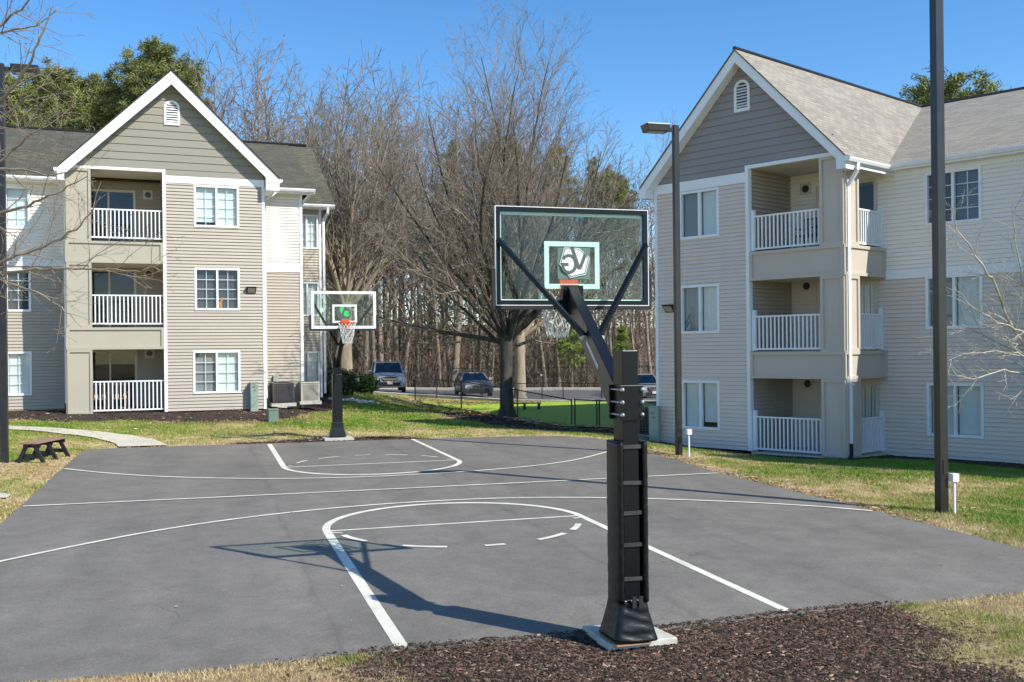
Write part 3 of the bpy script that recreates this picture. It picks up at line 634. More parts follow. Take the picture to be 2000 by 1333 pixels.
# ------------------------------------------------------------------ apartment buildings
def frame(o, t, nv): return lambda s, n, z: (o[0]+s*t[0]+n*nv[0], o[1]+s*t[1]+n*nv[1], z)
LT, LN_ = (0.99683, 0.07955), (0.07955, -0.99683)
RT, RN0 = (0.48315, -0.87554), (-0.87554, -0.48315); RN_ = (RN0[0]-0.087*RT[0], RN0[1]-0.087*RT[1])
PL = frame((-5.244, 26.114), LT, LN_); PR = frame((11.015, 14.749), RT, RN_)
def mir(P): return lambda s, n, z: P(-s, n, z)      # the left block mirrors the right one
def siding(mb, P, s0, s1, z0, z1, n=0.0, course=0.116, holes=(), proud=0.028, sl=None, axis='s'):
    # lapped boards: every course leans out at its foot; sl(z)->(s0,s1) for gables; axis 'n' runs the wall along n at s=n
    Q = (lambda a, o, z: P(a, n+o, z)) if axis == 's' else (lambda a, o, z: P(n+o, a, z))
    z = z0
    while z < z1-1e-6:
        zt = min(z+course, z1); cuts = sorted({z, zt}|{h for H in holes for h in (H[2], H[3]) if z < h < zt})
        for i in range(len(cuts)-1):
            a, b = cuts[i], cuts[i+1]; mid = (a+b)/2
            oa = proud*(1-(a-z)/course)+0.001; ob = proud*(1-(b-z)/course)+0.001
            segs = [(s0, s1)]
            for H in holes:
                if H[2] < mid < H[3]:
                    ns = []
                    for (p, q) in segs:
                        if H[1] <= p or H[0] >= q: ns.append((p, q)); continue
                        if H[0] > p: ns.append((p, H[0]))
                        if H[1] < q: ns.append((H[1], q))
                    segs = ns
            for (p, q) in segs:
                if sl:
                    pa, qa = sl(a); pb, qb = sl(b); pa, pb = max(pa, p), max(pb, p); qa, qb = min(qa, q), min(qb, q)
                    if qa <= pa: continue
                    if qb <= pb: pb = qb = (pb+qb)/2
                else: pa = pb = p; qa = qb = q
                if i == 0 and b-a > 0.02:        # open groove under the foot of the board
                    g_ = 0.013 if course < 0.15 else 0.016; r_ = -0.012 if proud > 0 else 0.012; a2 = a+g_
                    mb.poly([Q(pa, r_, a), Q(qa, r_, a), Q(qa, r_, a2), Q(pa, r_, a2)]); mb.poly([Q(pa, r_, a2), Q(qa, r_, a2), Q(qa, oa, a2), Q(pa, oa, a2)]); mb.poly([Q(pa, 0.001, a), Q(qa, 0.001, a), Q(qa, r_, a), Q(pa, r_, a)])
                    mb.poly([Q(pa, oa, a2), Q(qa, oa, a2), Q(qb, ob, b), Q(pb, ob, b)])
                else: mb.poly([Q(pa, oa, a), Q(qa, oa, a), Q(qb, ob, b), Q(pb, ob, b)])
        z = zt
def window(root, P, s0, s1, z0, z1, n=0.0, style=('blind', 'blind'), grid=True, label=None):
    # sliding pair in a white frame; style gives what shows behind each light
    fw = 0.075; mb = MB(); B = lambda *a: mb.box(*a, P)
    B(s0, s1, n-0.10, n+0.035, z1-fw, z1); B(s0, s1, n-0.10, n+0.045, z0, z0+fw)
    B(s0, s0+fw, n-0.10, n+0.035, z0+fw, z1-fw); B(s1-fw, s1, n-0.10, n+0.035, z0+fw, z1-fw)
    m = (s0+s1)/2; B(m-0.035, m+0.035, n-0.09, n+0.020, z0+fw, z1-fw)
    f = mb.put('window', M['white'], root)
    if label: f['label'] = label
    g = MB()
    for (a, b) in ((s0+fw, m-0.035), (m+0.035, s1-fw)):
        g.poly([P(a, n-0.05, z0+fw), P(b, n-0.05, z0+fw), P(b, n-0.05, z1-fw), P(a, n-0.05, z1-fw)])
    g.put('pane', M['glass'], f)
    if grid:
        k = MB()
        for (a, b) in ((s0+fw, m-0.035), (m+0.035, s1-fw)):
            c = (a+b)/2; k.box(c-0.011, c+0.011, n-0.068, n-0.052, z0+fw, z1-fw, P)
            for j in range(1, 4):
                zz = z0+fw+(z1-z0-2*fw)*j/4; k.box(a, c-0.012, n-0.068, n-0.052, zz-0.011, zz+0.011, P); k.box(c+0.012, b, n-0.068, n-0.052, zz-0.011, zz+0.011, P)
        k.put('glazing_bars', M['white'], f)
    for (a, b), st in zip(((s0+fw, m-0.035), (m+0.035, s1-fw)), style):
        drop = 0.0
        if isinstance(st, tuple): st, drop = st
        if st != 'none':
            bl = MB(); bl.box(a+0.01, b-0.01, n-0.135, n-0.13, z0+fw+drop, z1-fw, P); bl.put('blind', M[st], f)
    bk = MB(); bk.box(s0, s1, n-0.62, n-0.60, z0, z1, P)
    for q in ((s0-0.01, s0, z0, z1), (s1, s1+0.01, z0, z1)): bk.box(q[0], q[1], n-0.6, n-0.1, q[2], q[3], P)
    bk.box(s0, s1, n-0.6, n-0.1, z0-0.01, z0, P); bk.box(s0, s1, n-0.6, n-0.1, z1, z1+0.01, P)
    bk.put('room', M['dark'], f)
    return f
def gutter(mb, P, s0, s1, n, z, axis='s'):
    prof = [(0,0),(0,0.11),(0.12,0.11),(0.125,0.07),(0.09,0.0)]
    r = []
    for s in (s0, s1): r.append([P(s, n+a, z+b) if axis == 's' else P(n+a, s, z+b) for a, b in prof])
    mb.loft(r)
def roofplane(mb, P, a, b, c, d, th=0.05):       # a,b eave; c,d ridge, all (s,n,z) ; uv in metres
    A, B, Cc, D = [Vector(P(*q)) for q in (a, b, c, d)]
    ex = (B-A).normalized(); nn = (B-A).cross(D-A).normalized(); ey = nn.cross(ex)
    uv = [((p-A).dot(ex)+50, (p-A).dot(ey)+50) for p in (A, B, Cc, D)]
    mb.poly([A, B, Cc, D], uv)
    dn = Vector((0, 0, -th))
    mb.poly([D+dn, Cc+dn, B+dn, A+dn])
    for p, q in ((A, B), (B, Cc), (Cc, D), (D, A)): mb.poly([p, p+dn, q+dn, q])
def railing(P, s0, s1, n, zt, zb, axis='s', posts=False, n_bal=17):
    mb = MB(); B = (lambda a0,a1,b0,b1,c0,c1: mb.box(a0,a1,n+b0,n+b1,c0,c1,P)) if axis == 's' else (lambda a0,a1,b0,b1,c0,c1: mb.box(n+b0,n+b1,a0,a1,c0,c1,P))
    B(s0, s1, -0.03, 0.03, zt-0.045, zt); B(s0, s1, -0.025, 0.025, zb, zb+0.05)
    for i in range(n_bal):
        c = s0+(s1-s0)*(i+0.7)/(n_bal+0.4); B(c-0.019, c+0.019, -0.019, 0.019, zb+0.05, zt-0.045)
    if posts:
        for c in posts: B(c-0.05, c+0.05, -0.05, 0.05, zb-0.03, zt+0.16)
    return mb
def wall_lamp(root, P, s, z, n=0.0):
    mb = MB()
    mb.hexa([P(s-0.16,n,z-0.11),P(s+0.16,n,z-0.11),P(s+0.16,n+0.05,z-0.11),P(s-0.16,n+0.05,z-0.11),P(s-0.18,n,z+0.12),P(s+0.18,n,z+0.12),P(s+0.18,n+0.22,z+0.12),P(s-0.18,n+0.22,z+0.12)])
    o = mb.put('wall_lamp', M['bronze'], root, bevel=0.006)
    l = MB(); e = 0.004
    a = [(s-0.13,0.065,-0.09),(s+0.13,0.065,-0.09),(s+0.14,0.195,0.07),(s-0.14,0.195,0.07)]
    l.poly([P(x, n+y+e, z+w_) for x, y, w_ in a]); l.put('lens', M['lens'], o)
def louvre(root, P, s, z0, z1, wd):
    mb = MB(); r = wd/2; zc = z1-r; pts = [(s-r, z0), (s+r, z0)]+[(s+r*math.cos(PI*k/14), zc+r*math.sin(PI*k/14)) for k in range(15)]
    inn = [(s-r*0.72, z0+0.09), (s+r*0.72, z0+0.09)]+[(s+r*0.72*math.cos(PI*k/14), zc+r*0.72*math.sin(PI*k/14)) for k in range(15)]
    n = len(pts)
    for i in range(n):
        j = (i+1) % n
        mb.poly([P(pts[i][0],0.05,pts[i][1]),P(pts[j][0],0.05,pts[j][1]),P(inn[j][0],0.05,inn[j][1]),P(inn[i][0],0.05,inn[i][1])])
        mb.poly([P(pts[i][0],0.0,pts[i][1]),P(pts[j][0],0.0,pts[j][1]),P(pts[j][0],0.05,pts[j][1]),P(pts[i][0],0.05,pts[i][1])])
        mb.poly([P(inn[i][0],0.05,inn[i][1]),P(inn[j][0],0.05,inn[j][1]),P(inn[j][0],0.005,inn[j][1]),P(inn[i][0],0.005,inn[i][1])])
    z = z0+0.12
    while z < z1-0.14:
        hw = r*0.72 if z < zc else math.sqrt(max(0, (r*0.72)**2-(z+0.03-zc)**2))
        if hw > 0.04: mb.hexa([P(s-hw,0.012,z+0.035),P(s+hw,0.012,z+0.035),P(s+hw,0.045,z),P(s-hw,0.045,z),P(s-hw,0.012,z+0.05),P(s+hw,0.012,z+0.05),P(s+hw,0.045,z+0.015),P(s-hw,0.045,z+0.015)])
        z += 0.085
    o = mb.put('gable_vent', M['white'], root)
    b = MB(); b.poly([P(x, 0.016, z) for x, z in inn]); b.put('vent_back', M['bronze'], o)

def block(root, P, q):
    # q: sl window-side edge, sr balcony edge, z0 base, zb band (bottom, top), zh header (bottom, top), eave/apex, rd recess, mats
    sd, gb, pn, rf = q['siding'], q['gable'], q['panel'], q['roof']; rd = q['rd']; sl, sr, z0 = q['sl'], q['sr'], q['z0']
    wins = q['wins']; oh = 0.4; ap = q['apex']; eL = q['eaveL']; eR = q['eaveR']
    mb = MB(); siding(mb, P, sl+0.09, -0.02, z0, q['zb'][0], holes=[(w_[0]+0.02, w_[1]-0.02, w_[2]+0.02, w_[3]-0.02) for w_ in wins])
    mb.box(sl+0.05, 0, -rd, -0.66, z0, q['zb'][1], P)
    mb.put('front_wall', sd, root)
    mb = MB(); siding(mb, P, -rd, -0.0, z0, q['zb'][1], n=sl+0.02, axis='n', proud=-0.028); mb.put('side_wall', sd, root)
    # inside faces of the balconies
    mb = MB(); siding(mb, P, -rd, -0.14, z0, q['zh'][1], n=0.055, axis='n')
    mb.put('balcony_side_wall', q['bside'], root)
    tr = MB()
    tr.box(sl, sl+0.10, -0.01, 0.035, z0, q['zb'][0], P); tr.box(-0.03, 0.075, -0.12, 0.04, z0, q['zh'][0], P)
    tr.box(sl, -0.03, -0.01, 0.03, q['zb'][0], q['zb'][1], P)
    tr.box(-0.03, sr+0.02, -0.12, 0.045, q['zh'][0], q['zh'][1], P)
    tr.put('trim', M['white'], root)
    # gable boards
    zw = lambda s: min(eL[1]+(s-eL[0])*(ap[1]-eL[1])/(ap[0]-eL[0]), eR[1]+(s-eR[0])*(ap[1]-eR[1])/(ap[0]-eR[0]))
    def sl2(z):
        zz = z+0.24
        return (eL[0]+(zz-eL[1])*(ap[0]-eL[0])/(ap[1]-eL[1]), eR[0]+(zz-eR[1])*(ap[0]-eR[0])/(ap[1]-eR[1]))
    mb = MB(); zt = q['zh'][1]
    siding(mb, P, sl+0.02, -0.03, q['zb'][1], zt, course=q['gc'], proud=0.02, sl=sl2)
    siding(mb, P, sl, sr+0.02, zt, ap[1]-0.26, course=q['gc'], proud=0.02, sl=sl2)
    mb.box(sl+0.3, sr-0.3, -0.4, -0.05, q['zh'][1], q['zh'][1]+0.5, P)
    mb.put('gable_wall', gb, root)
    # roof
    nb = q['ridge_n']; mb = MB()
    roofplane(mb, P, (eL[0], nb, eL[1]), (eL[0], oh+0.03, eL[1]), (ap[0], oh+0.03, ap[1]), (ap[0], nb, ap[1])) if not q.get('flip') else roofplane(mb, P, (eL[0], oh+0.03, eL[1]), (eL[0], nb, eL[1]), (ap[0], nb, ap[1]), (ap[0], oh+0.03, ap[1]))
    roofplane(mb, P, (eR[0], oh+0.03, eR[1]), (eR[0], nb, eR[1]), (ap[0], nb, ap[1]), (ap[0], oh+0.03, ap[1])) if not q.get('flip') else roofplane(mb, P, (eR[0], nb, eR[1]), (eR[0], oh+0.03, eR[1]), (ap[0], oh+0.03, ap[1]), (ap[0], nb, ap[1]))
    ro = mb.put('gable_roof', rf, root)
    rc = MB(); rc.tube([P(ap[0], oh+0.02, ap[1]+0.01), P(ap[0], nb, ap[1]+0.01)], 0.06, 6); rc.put('ridge_cap', M['bronze'], ro)
    mb = MB()
    for (e, sg) in ((eL, 1), (eR, -1)):
        fh = q['fh']
        a = (e[0], e[1]-0.055); b = (ap[0], ap[1]-0.055)
        mb.hexa([P(a[0],oh-0.035,a[1]-fh*0.9),P(b[0],oh-0.035,b[1]-fh),P(b[0],oh,b[1]-fh),P(a[0],oh,a[1]-fh*0.9),P(a[0],oh-0.035,a[1]),P(b[0],oh-0.035,b[1]),P(b[0],oh,b[1]),P(a[0],oh,a[1])])
        s2 = (sl if sg == 1 else sr)
        # boxed return at the foot of the rake
        x0, x1 = sorted((e[0], s2-sg*0.02)); top = (lambda s: a[1]+(s-a[0])*(b[1]-a[1])/(b[0]-a[0]))
        mb.hexa([P(x0,0.0,a[1]-fh*0.9),P(x1,0.0,a[1]-fh*0.9),P(x1,oh+0.003,a[1]-fh*0.9),P(x0,oh+0.003,a[1]-fh*0.9),P(x0,0.0,top(x0)-0.01),P(x1,0.0,top(x1)-0.01),P(x1,oh+0.003,top(x1)-0.01),P(x0,oh+0.003,top(x0)-0.01)])
        mb.box(x0+0.01, x1, nb if False else -rd, 0.0, a[1]-fh*0.55, a[1]-fh*0.5, P)
        fx = (e[0], e[0]+0.03*sg); mb.box(min(fx), max(fx), -rd-0.3, -0.003, e[1]-0.3, e[1]-0.06, P)
    mb.put('rake_board', M['white'], root)
    mb = MB()
    for e in (eL, eR):
        d = 0.30
        mb.hexa([P(e[0],0.0,e[1]-d-0.02),P(ap[0],0.0,ap[1]-d-0.02),P(ap[0],oh-0.036,ap[1]-d-0.02),P(e[0],oh-0.036,e[1]-d-0.02),P(e[0],0.0,e[1]-d),P(ap[0],0.0,ap[1]-d),P(ap[0],oh-0.036,ap[1]-d),P(e[0],oh-0.036,e[1]-d)])
    mb.put('soffit', M['white'], root)
    mb = MB()
    for e, sg in ((eL, 1), (eR, -1)):
        if sg == 1: gutter(mb, (lambda s, n, z: P(e[0]-(s-e[0]) if False else s, n, z)), -rd-0.2, oh-0.02, 0, 0) if False else None
    for e, sg in ((eL, -1), (eR, 1)):
        r = []; mb = MB()
        for nn in (oh+0.0, q['gut_n']):
            r.append([P(e[0]+sg*a, nn, e[1]-0.17+b) for a, b in ((0,0),(0,0.11),(0.12,0.11),(0.125,0.07),(0.09,0.0))])
        mb.loft(r); mb.put('gutter', M['white'], root)
    # downspout on the balcony corner and the window corner
    for (sx, nx) in q['spouts']:
        mb = MB(); e = eR if sx > 0 else eL; sg = 1 if sx > 0 else -1
        pts = [P(e[0]+sg*0.05, nx, e[1]-0.17), P(e[0]+sg*0.04, nx, e[1]-0.36), P(sx+sg*0.05, nx-0.02, e[1]-0.75), P(sx+sg*0.05, nx-0.02, z0+0.35)]
        for i in range(3): mb.bar(pts[i], pts[i+1], 0.085, 0.085)
        d = mb.put('downspout', M['white'], root)
        mb = MB(); mb.tube([P(sx+sg*0.05, nx-0.02, z0+0.37), P(sx+sg*0.05, nx-0.02, z0+0.05), P(sx+sg*0.1, nx+0.15, z0-0.08)], 0.065, 8); mb.put('drain_boot', M['rubber'], d)
    for w_ in wins: window(root, P, *w_[:4], style=w_[4], grid=w_[5])
    wall_lamp(root, P, q['lamp'][0], q['lamp'][1])
    louvre(root, P, q['vent'][0], q['vent'][1], q['vent'][2], q['vent'][3])
    # pillar, parapet panels, floors and ceilings
    pw, pd = q['pw'], 0.68; pz1 = q['zh'][0]
    mb = MB(); mb.box(sr-pw, sr, -pd, 0.0, z0-0.05, pz1, P)
    tw = 0.085
    lv = q['panels']        # list of (bottom, top) parapet bands
    segs = []; zc = z0
    for (b, t) in lv: segs.append((zc, b)); zc = t
    segs.append((zc, pz1))
    for (a, b) in segs:      # raised framing round each pillar panel
        for (u0, u1, w0, w1) in ((sr-pw, sr-pw+tw, a, b), (sr-tw, sr, a, b), (sr-pw+tw, sr-tw, a, a+tw), (sr-pw+tw, sr-tw, b-tw, b)): mb.box(u0, u1, 0.0, 0.045, w0, w1, P)
        for (u0, u1, w0, w1) in ((-pd, -pd+tw, a, b), (-tw, 0.0, a, b), (-pd+tw, -tw, a, a+tw), (-pd+tw, -tw, b-tw, b)): mb.box(sr, sr+0.045, u0, u1, w0, w1, P)
    mb.put('pillar', pn, root)
    for (b, t) in lv:
        mb = MB(); mb.box(0.08, sr+0.005, -0.16, 0.005, b, t, P); mb.box(sr-0.16, sr+0.006, -rd+0.02, -0.16, b, t, P)
        for (u0, u1, w0, w1) in ((0.08, 0.08+tw, b, t), (sr-tw, sr+0.03, b, t), (0.08+tw, sr-tw, b, b+tw), (0.08+tw, sr-tw, t-tw, t)): mb.box(u0, u1, 0.005, 0.052, w0, w1, P)
        for (u0, u1, w0, w1) in ((-rd+0.02, -rd+0.02+tw, b, t), (-rd+0.02+tw, 0.005, b, b+tw), (-rd+0.02+tw, 0.005, t-tw, t)): mb.box(sr+0.006, sr+0.052, u0, u1, w0, w1, P)
        mb.put('balcony_parapet', pn, root)
        mb = MB(); mb.box(0.06, sr-0.17, -rd+0.01, -0.17, t-0.06, t+0.02, P); mb.put('balcony_floor', M['concrete'], root)
        mb = MB(); mb.box(0.06, sr-0.17, -rd+0.01, -0.17, b+0.02, b+0.06, P); mb.put('balcony_ceiling', M['soffit'], root)
    mb = MB(); mb.box(0.06, sr-0.02, -rd+0.01, -0.13, pz1+0.02, pz1+0.06, P); mb.put('balcony_ceiling', M['soffit'], root)
    mb = MB(); mb.box(0.06, sr, -rd+0.01, 0.0, z0-0.25, z0-0.02, P); mb.put('patio_slab', M['concrete'], root)
    # rear wall of the balconies is the wing wall; doors, fans
    for k, (fb, ft) in enumerate(q['bays']):
        dt = q['door_top'][k]; d0, d1, dm = q['door']
        mb = MB(); n0 = -rd; fw = 0.09
        mb.box(d0-fw, d1+fw, n0+0.0, n0+0.05, dt, dt+fw, P); mb.box(d0-fw, d0, n0, n0+0.05, fb, dt, P); mb.box(d1, d1+fw, n0, n0+0.05, fb, dt, P); mb.box(dm-0.03, dm+0.03, n0-0.02, n0+0.03, fb, dt, P)
        f = mb.put('sliding_door', M['door_frame'], root)
        mb = MB(); mb.poly([P(d0, n0+0.018, fb), P(d1, n0+0.018, fb), P(d1, n0+0.018, dt), P(d0, n0+0.018, dt)]); mb.put('pane', M['glass'], f)
        mb = MB(); mb.box(d0, d1, n0-0.5, n0-0.48, fb, dt, P); mb.put('room', M['dark'], f)
        a, b2 = (dm, d1) if q['curt'][k] > 0 else (d0, dm)
        if q['curt'][k]: mb = MB(); [mb.box(a+(b2-a)*i/9, a+(b2-a)*(i+0.8)/9, n0-0.06-(i % 2)*0.02, n0-0.05-(i % 2)*0.02, fb, dt, P) for i in range(9)]; mb.put('vertical_blind', M[q['curtm'][k]], f)
        mb = MB(); fs, fz = q['fan'][0], dt+q['fan'][1]
        mb.box(fs-0.17, fs+0.17, n0, n0+0.04, fz-0.17, fz+0.17, P); fo = mb.put('wall_vent', M['door_frame'], root)
        mb = MB(); c = [P(fs+0.11*math.cos(a), n0+0.043, fz+0.11*math.sin(a)) for a in np.linspace(0, 2*PI, 17)[:-1]]; mb.poly(c); mb.put('vent_grille', M['bronze'], fo)
        rt, rb = q['rails'][k]
        railing(P, 0.09, sr-pw-0.01, -0.09, rt, rb, 's', posts=q['post0'], n_bal=17).put('balcony_railing', M['white'], root)
        railing(P, -rd+0.1, -pd-0.01, sr-0.09, rt, rb, 'n', posts=[-rd+0.06], n_bal=11).put('side_railing', M['white'], root)

# ---- left building
wl = at(320, 805, 34.5)
bl = thing('apartment_building', 'three-storey beige apartment building with sunlit gable and dark roof, left behind the far hoop', 'building', (-5.3, 26.6, 0.75))
PM = mir(PL)
qL = dict(fh=0.46, siding=M['siding'], gable=M['gable'], panel=M['panel'], roof=M['roof_dark'], bside=M['siding'], rd=2.2, sl=-3.46, sr=3.22, z0=0.72, zb=(8.80,9.05), zh=(9.15,9.25),
  apex=(-0.25,12.70), eaveL=(-3.95,9.10), eaveR=(3.45,9.13), gc=0.27, ridge_n=-7.6, gut_n=-1.7, spouts=[(3.22,-0.35),(-3.46,-0.35)], flip=True,
  wins=[(-2.55,-0.98,7.27,8.77,(('blind',0.10),('blind',0.05)),True),(-2.55,-0.98,4.30,5.82,('blind_dark','blind_dark'),True),(-2.54,-0.90,1.33,2.86,('blind','blind_grey'),True)],
  lamp=(-2.95,5.03), vent=(-0.27,10.83,11.70,0.54), pw=0.80, panels=[(2.93,3.69),(5.92,6.67)], bays=[(0.74,2.93),(3.71,5.92),(6.69,9.15)], door_top=[2.84,5.80,8.72],
  door=(1.02,3.05,1.87), curt=[0,0,0], curtm=['curtain']*3, fan=(0.50,-0.05), rails=[(1.84,0.80),(4.83,3.80),(7.81,6.79)], post0=False)
qL['wins'] = [(-2.55,-0.98,7.27,8.77,(('blind',0.02),('blind',0.12)),True),(-2.55,-0.98,4.30,5.82,('blind_dark','blind_dark'),True),(-2.54,-0.90,1.33,2.86,('blind','blind_grey'),True)]
block(bl, PM, qL)
mb = MB()
WL = [(6.06,7.31,7.27,8.77),(4.49,6.06,4.30,5.82),(4.49,6.06,1.33,2.88)]
wl3 = [(4.49,6.06,7.27,8.77),(4.49,6.06,4.32,5.84),(4.49,6.06,1.33,2.90)]
hol = [(a+0.02,b-0.02,c+0.02,d-0.02) for a,b,c,d in wl3]
drs = [(qL['door'][0]-0.02, qL['door'][1]+0.02, b, t+0.02) for (b, _), t in zip(qL['bays'], qL['door_top'])]
mb.cur = 0; siding(mb, PM, 0.0, 12.5, 0.6, 5.95, n=-2.2, holes=hol+drs)
mb.cur = 0; siding(mb, PM, 0.0, 3.22, 5.95, 9.2, n=-2.2, holes=drs)
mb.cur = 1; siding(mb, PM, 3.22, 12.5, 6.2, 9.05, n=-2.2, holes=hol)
mb.cur = 0; mb.box(-5.2, 12.5, -9, -2.85, 0.6, 9.0, PM)
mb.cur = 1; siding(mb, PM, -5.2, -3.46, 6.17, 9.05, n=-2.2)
mb.cur = 0; siding(mb, PM, -5.2, -3.46, 0.6, 5.9, n=-2.2)
siding(mb, PM, -6.66, -5.2, 0.6, 9.05, n=-5.9, holes=[(-6.56+0.02, -5.55-0.02, z+0.02, z+1.46) for z in (1.33,4.32,7.22)])
siding(mb, PM, -5.9, -2.2, 0.6, 9.0, n=-5.2, axis='n', proud=-0.028)
mb.box(-6.64, -5.2, -13, -6.55, 0.6, 9.0, PM)
mb.put('wing_wall', [M['siding'], M['siding_cream']], bl)
for i, (a, b, c, d) in enumerate(wl3): window(bl, PM, a, b, c, d, n=-2.2, style=[('blind','blind'),('blind_dark','blind_dark'),('blind','blind')][i])
for i, z in enumerate((1.33,4.32,7.22)): window(bl, PM, -6.56, -5.55, z, z+1.48, n=-5.9, style=('blind','blind'))
mb = MB()
mb.box(-5.2, -3.46, -2.23, -2.16, 5.9, 6.17, PM); mb.put('trim', M['white'], bl); mb = MB(); mb.box(3.22, 12.5, -2.23, -2.16, 5.95, 6.2, PM); mb.put('trim', M['white'], bl); mb = MB(); mb.box(-5.22, -5.10, -2.23, -2.155, 0.6, 9.0, PM)
mb.box(-5.2, -3.46, -2.25, -2.19, 9.0, 9.25, PM); mb.put('trim', M['white'], bl); mb = MB()
mb.box(-6.68, -6.58, -5.93, -5.86, 0.6, 9.0, PM)
mb.put('trim', M['white'], bl)
mb = MB()
gutter(mb, PM, -5.65, -3.9, -1.75, 8.98); mb.box(-5.65, -3.5, -2.2, -1.745, 8.93, 8.98, PM); mb.bar(PM(-5.6,-1.8,9.02), PM(-5.22,-2.3,8.6), 0.09); mb.put('eaves_gutter', M['white'], bl)
mb = MB(); gutter(mb, PM, -7.2, -5.25, -5.5, 8.98); mb.box(-7.2, -5.2, -5.9, -5.495, 8.93, 8.98, PM); mb.put('eaves_gutter', M['white'], bl)
mb = MB(); gutter(mb, PM, 3.4, 12.6, -1.80, 8.98); mb.box(3.4, 12.6, -2.2, -1.795, 8.93, 8.98, PM); mb.put('eaves_gutter', M['white'], bl)
mb = MB(); pts = [PM(-6.9,-5.45,8.98), PM(-6.9,-5.5,8.75), PM(-6.78,-5.84,8.45), PM(-6.78,-5.84,1.0)]
for i in range(3): mb.bar(pts[i], pts[i+1], 0.10)
mb.put('downspout', M['white'], bl)
mb = MB(); rz, rn = 12.15, -8.3
roofplane(mb, PM, (12.8,-1.75,9.1), (-5.7,-1.75,9.1), (-5.7,rn,rz), (12.8,rn,rz))
roofplane(mb, PM, (-5.3,-5.45,9.08), (-7.25,-5.45,9.08), (-6.75,rn-0.02,rz-0.01), (-5.3,rn-0.02,rz-0.01))
roofplane(mb, PM, (-6.75,-15,9.0), (12.8,-15,9.0), (12.8,rn,rz), (-6.75,rn,rz))
mb.poly([PM(-5.7,-1.8,9.08), PM(-5.7,rn,rz-0.04), PM(-5.7,-5.5,9.05)])
ro = mb.put('main_roof', M['roof_dark'], bl)
mb = MB(); mb.tube([PM(12.8,rn,rz+0.02), PM(-6.5,rn,rz+0.02)], 0.07, 6); mb.put('ridge_cap', M['bronze'], ro)
# white rear downspout seen beyond the end of the building

# ---- right building
br = thing('apartment_building', 'three-storey apartment building at the right with shaded gable, corner balconies and light shingle roof', 'building', (11.5, 14.0, -0.2))
qR = dict(fh=0.34, siding=M['siding_shade_lifted'], gable=M['gable_shade_lifted'], panel=M['panel_shade_lifted'], roof=M['roof_light'], bside=M['siding'], rd=2.1, sl=-3.17, sr=2.87, z0=-0.20, zb=(7.48,7.77), zh=(7.85,7.95),
  apex=(-0.07,11.24), eaveL=(-3.40,7.72), eaveR=(3.15,7.76), gc=0.215, ridge_n=-10.6, gut_n=-1.95, spouts=[(2.87,-0.10),(-3.17,-0.3)], flip=False,
  wins=[(-2.27,-0.90,6.02,7.46,('blind_grey','blind'),False),(-2.27,-0.92,3.19,4.64,('blind_grey','curtain'),False),(-2.27,-0.94,0.34,1.79,('blind',('blind',0.14)),False)],
  lamp=(-2.62,3.96), vent=(-0.10,9.52,10.42,0.50), pw=0.67, panels=[(1.88,2.62),(4.65,5.47)], bays=[(-0.18,1.88),(2.64,4.65),(5.49,7.85)], door_top=[1.62,4.50,7.37],
  door=(0.98,2.60,1.8), curt=[1,1,0], curtm=['curtain','curtain','curtain'], fan=(0.56,0.05), rails=[(0.80,-0.15),(3.65,2.68),(6.50,5.53)], post0=[0.14])
block(br, PR, qR)
mb = MB(); wr = [(3.98,5.43,z,z+1.44) for z in (0.31,3.19,5.98)]
wr += [(8.6,10.05,z,z+1.44) for z in (0.31,3.19,5.98)]
hol = [(a+0.02,b-0.02,c+0.02,d-0.02) for a,b,c,d in wr]
drs = [(qR['door'][0]-0.02, qR['door'][1]+0.02, b, t+0.02) for (b, _), t in zip(qR['bays'], qR['door_top'])]
mb.cur = 0; siding(mb, PR, 0.05, 12.0, -0.3, 4.60, n=-2.1, holes=hol+drs)
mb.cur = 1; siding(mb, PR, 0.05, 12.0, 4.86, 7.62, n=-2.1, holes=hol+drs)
mb.cur = 0; siding(mb, PR, 0.05, 2.9, 4.60, 4.86, n=-2.1, holes=drs)
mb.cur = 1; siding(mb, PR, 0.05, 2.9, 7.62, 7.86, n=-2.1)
mb.cur = 0; mb.box(-3.1, 18.0, -18, -2.75, -0.3, 7.5, PR); mb.box(10.3, 16.3, -2.75, 1.0, -0.4, 7.7, PR); mb.box(-5.8, -3.1, -18, -5.55, -0.3, 7.5, PR); mb.box(-4.05, -3.1, -5.55, -2.1, -0.3, 7.5, PR)
siding(mb, PR, -18, -5.5, -0.3, 7.6, n=-5.85, axis='n', proud=-0.028)
mb.put('wing_wall', [M['siding_shade_lifted'], M['siding_cream']], br)
st = [('blind','blind'),('blind_grey','curtain'),('blind_dark','blind_blue')]
for i, (a, b, c, d) in enumerate(wr): window(br, PR, a, b, c, d, n=-2.1, style=st[i % 3], grid=(i % 3 == 2))
mb = MB(); mb.box(2.9, 12.0, -2.13, -2.06, 4.60, 4.86, PR); mb.put('trim', M['white'], br); mb = MB(); mb.box(2.9, 12.0, -2.13, -2.07, 7.42, 7.66, PR); mb.put('trim', M['white'], br)
mb = MB(); gutter(mb, PR, -4.4, -3.2, -1.85, 7.60); mb.put('eaves_gutter', M['white'], br); mb = MB(); gutter(mb, PR, 3.25, 12.2, -1.80, 7.62); mb.box(2.9, 12.2, -2.1, -1.79, 7.56, 7.62, PR); mb.box(2.9, 12.2, -1.83, -1.80, 7.56, 7.74, PR); mb.put('eaves_gutter', M['white'], br)
mb = MB(); ev = 7.74; rz, rn = 11.24, -10.6
roofplane(mb, PR, (3.15,-1.75,ev), (18.4,-1.75,ev), (18.4,rn,rz), (-0.07,rn,rz))
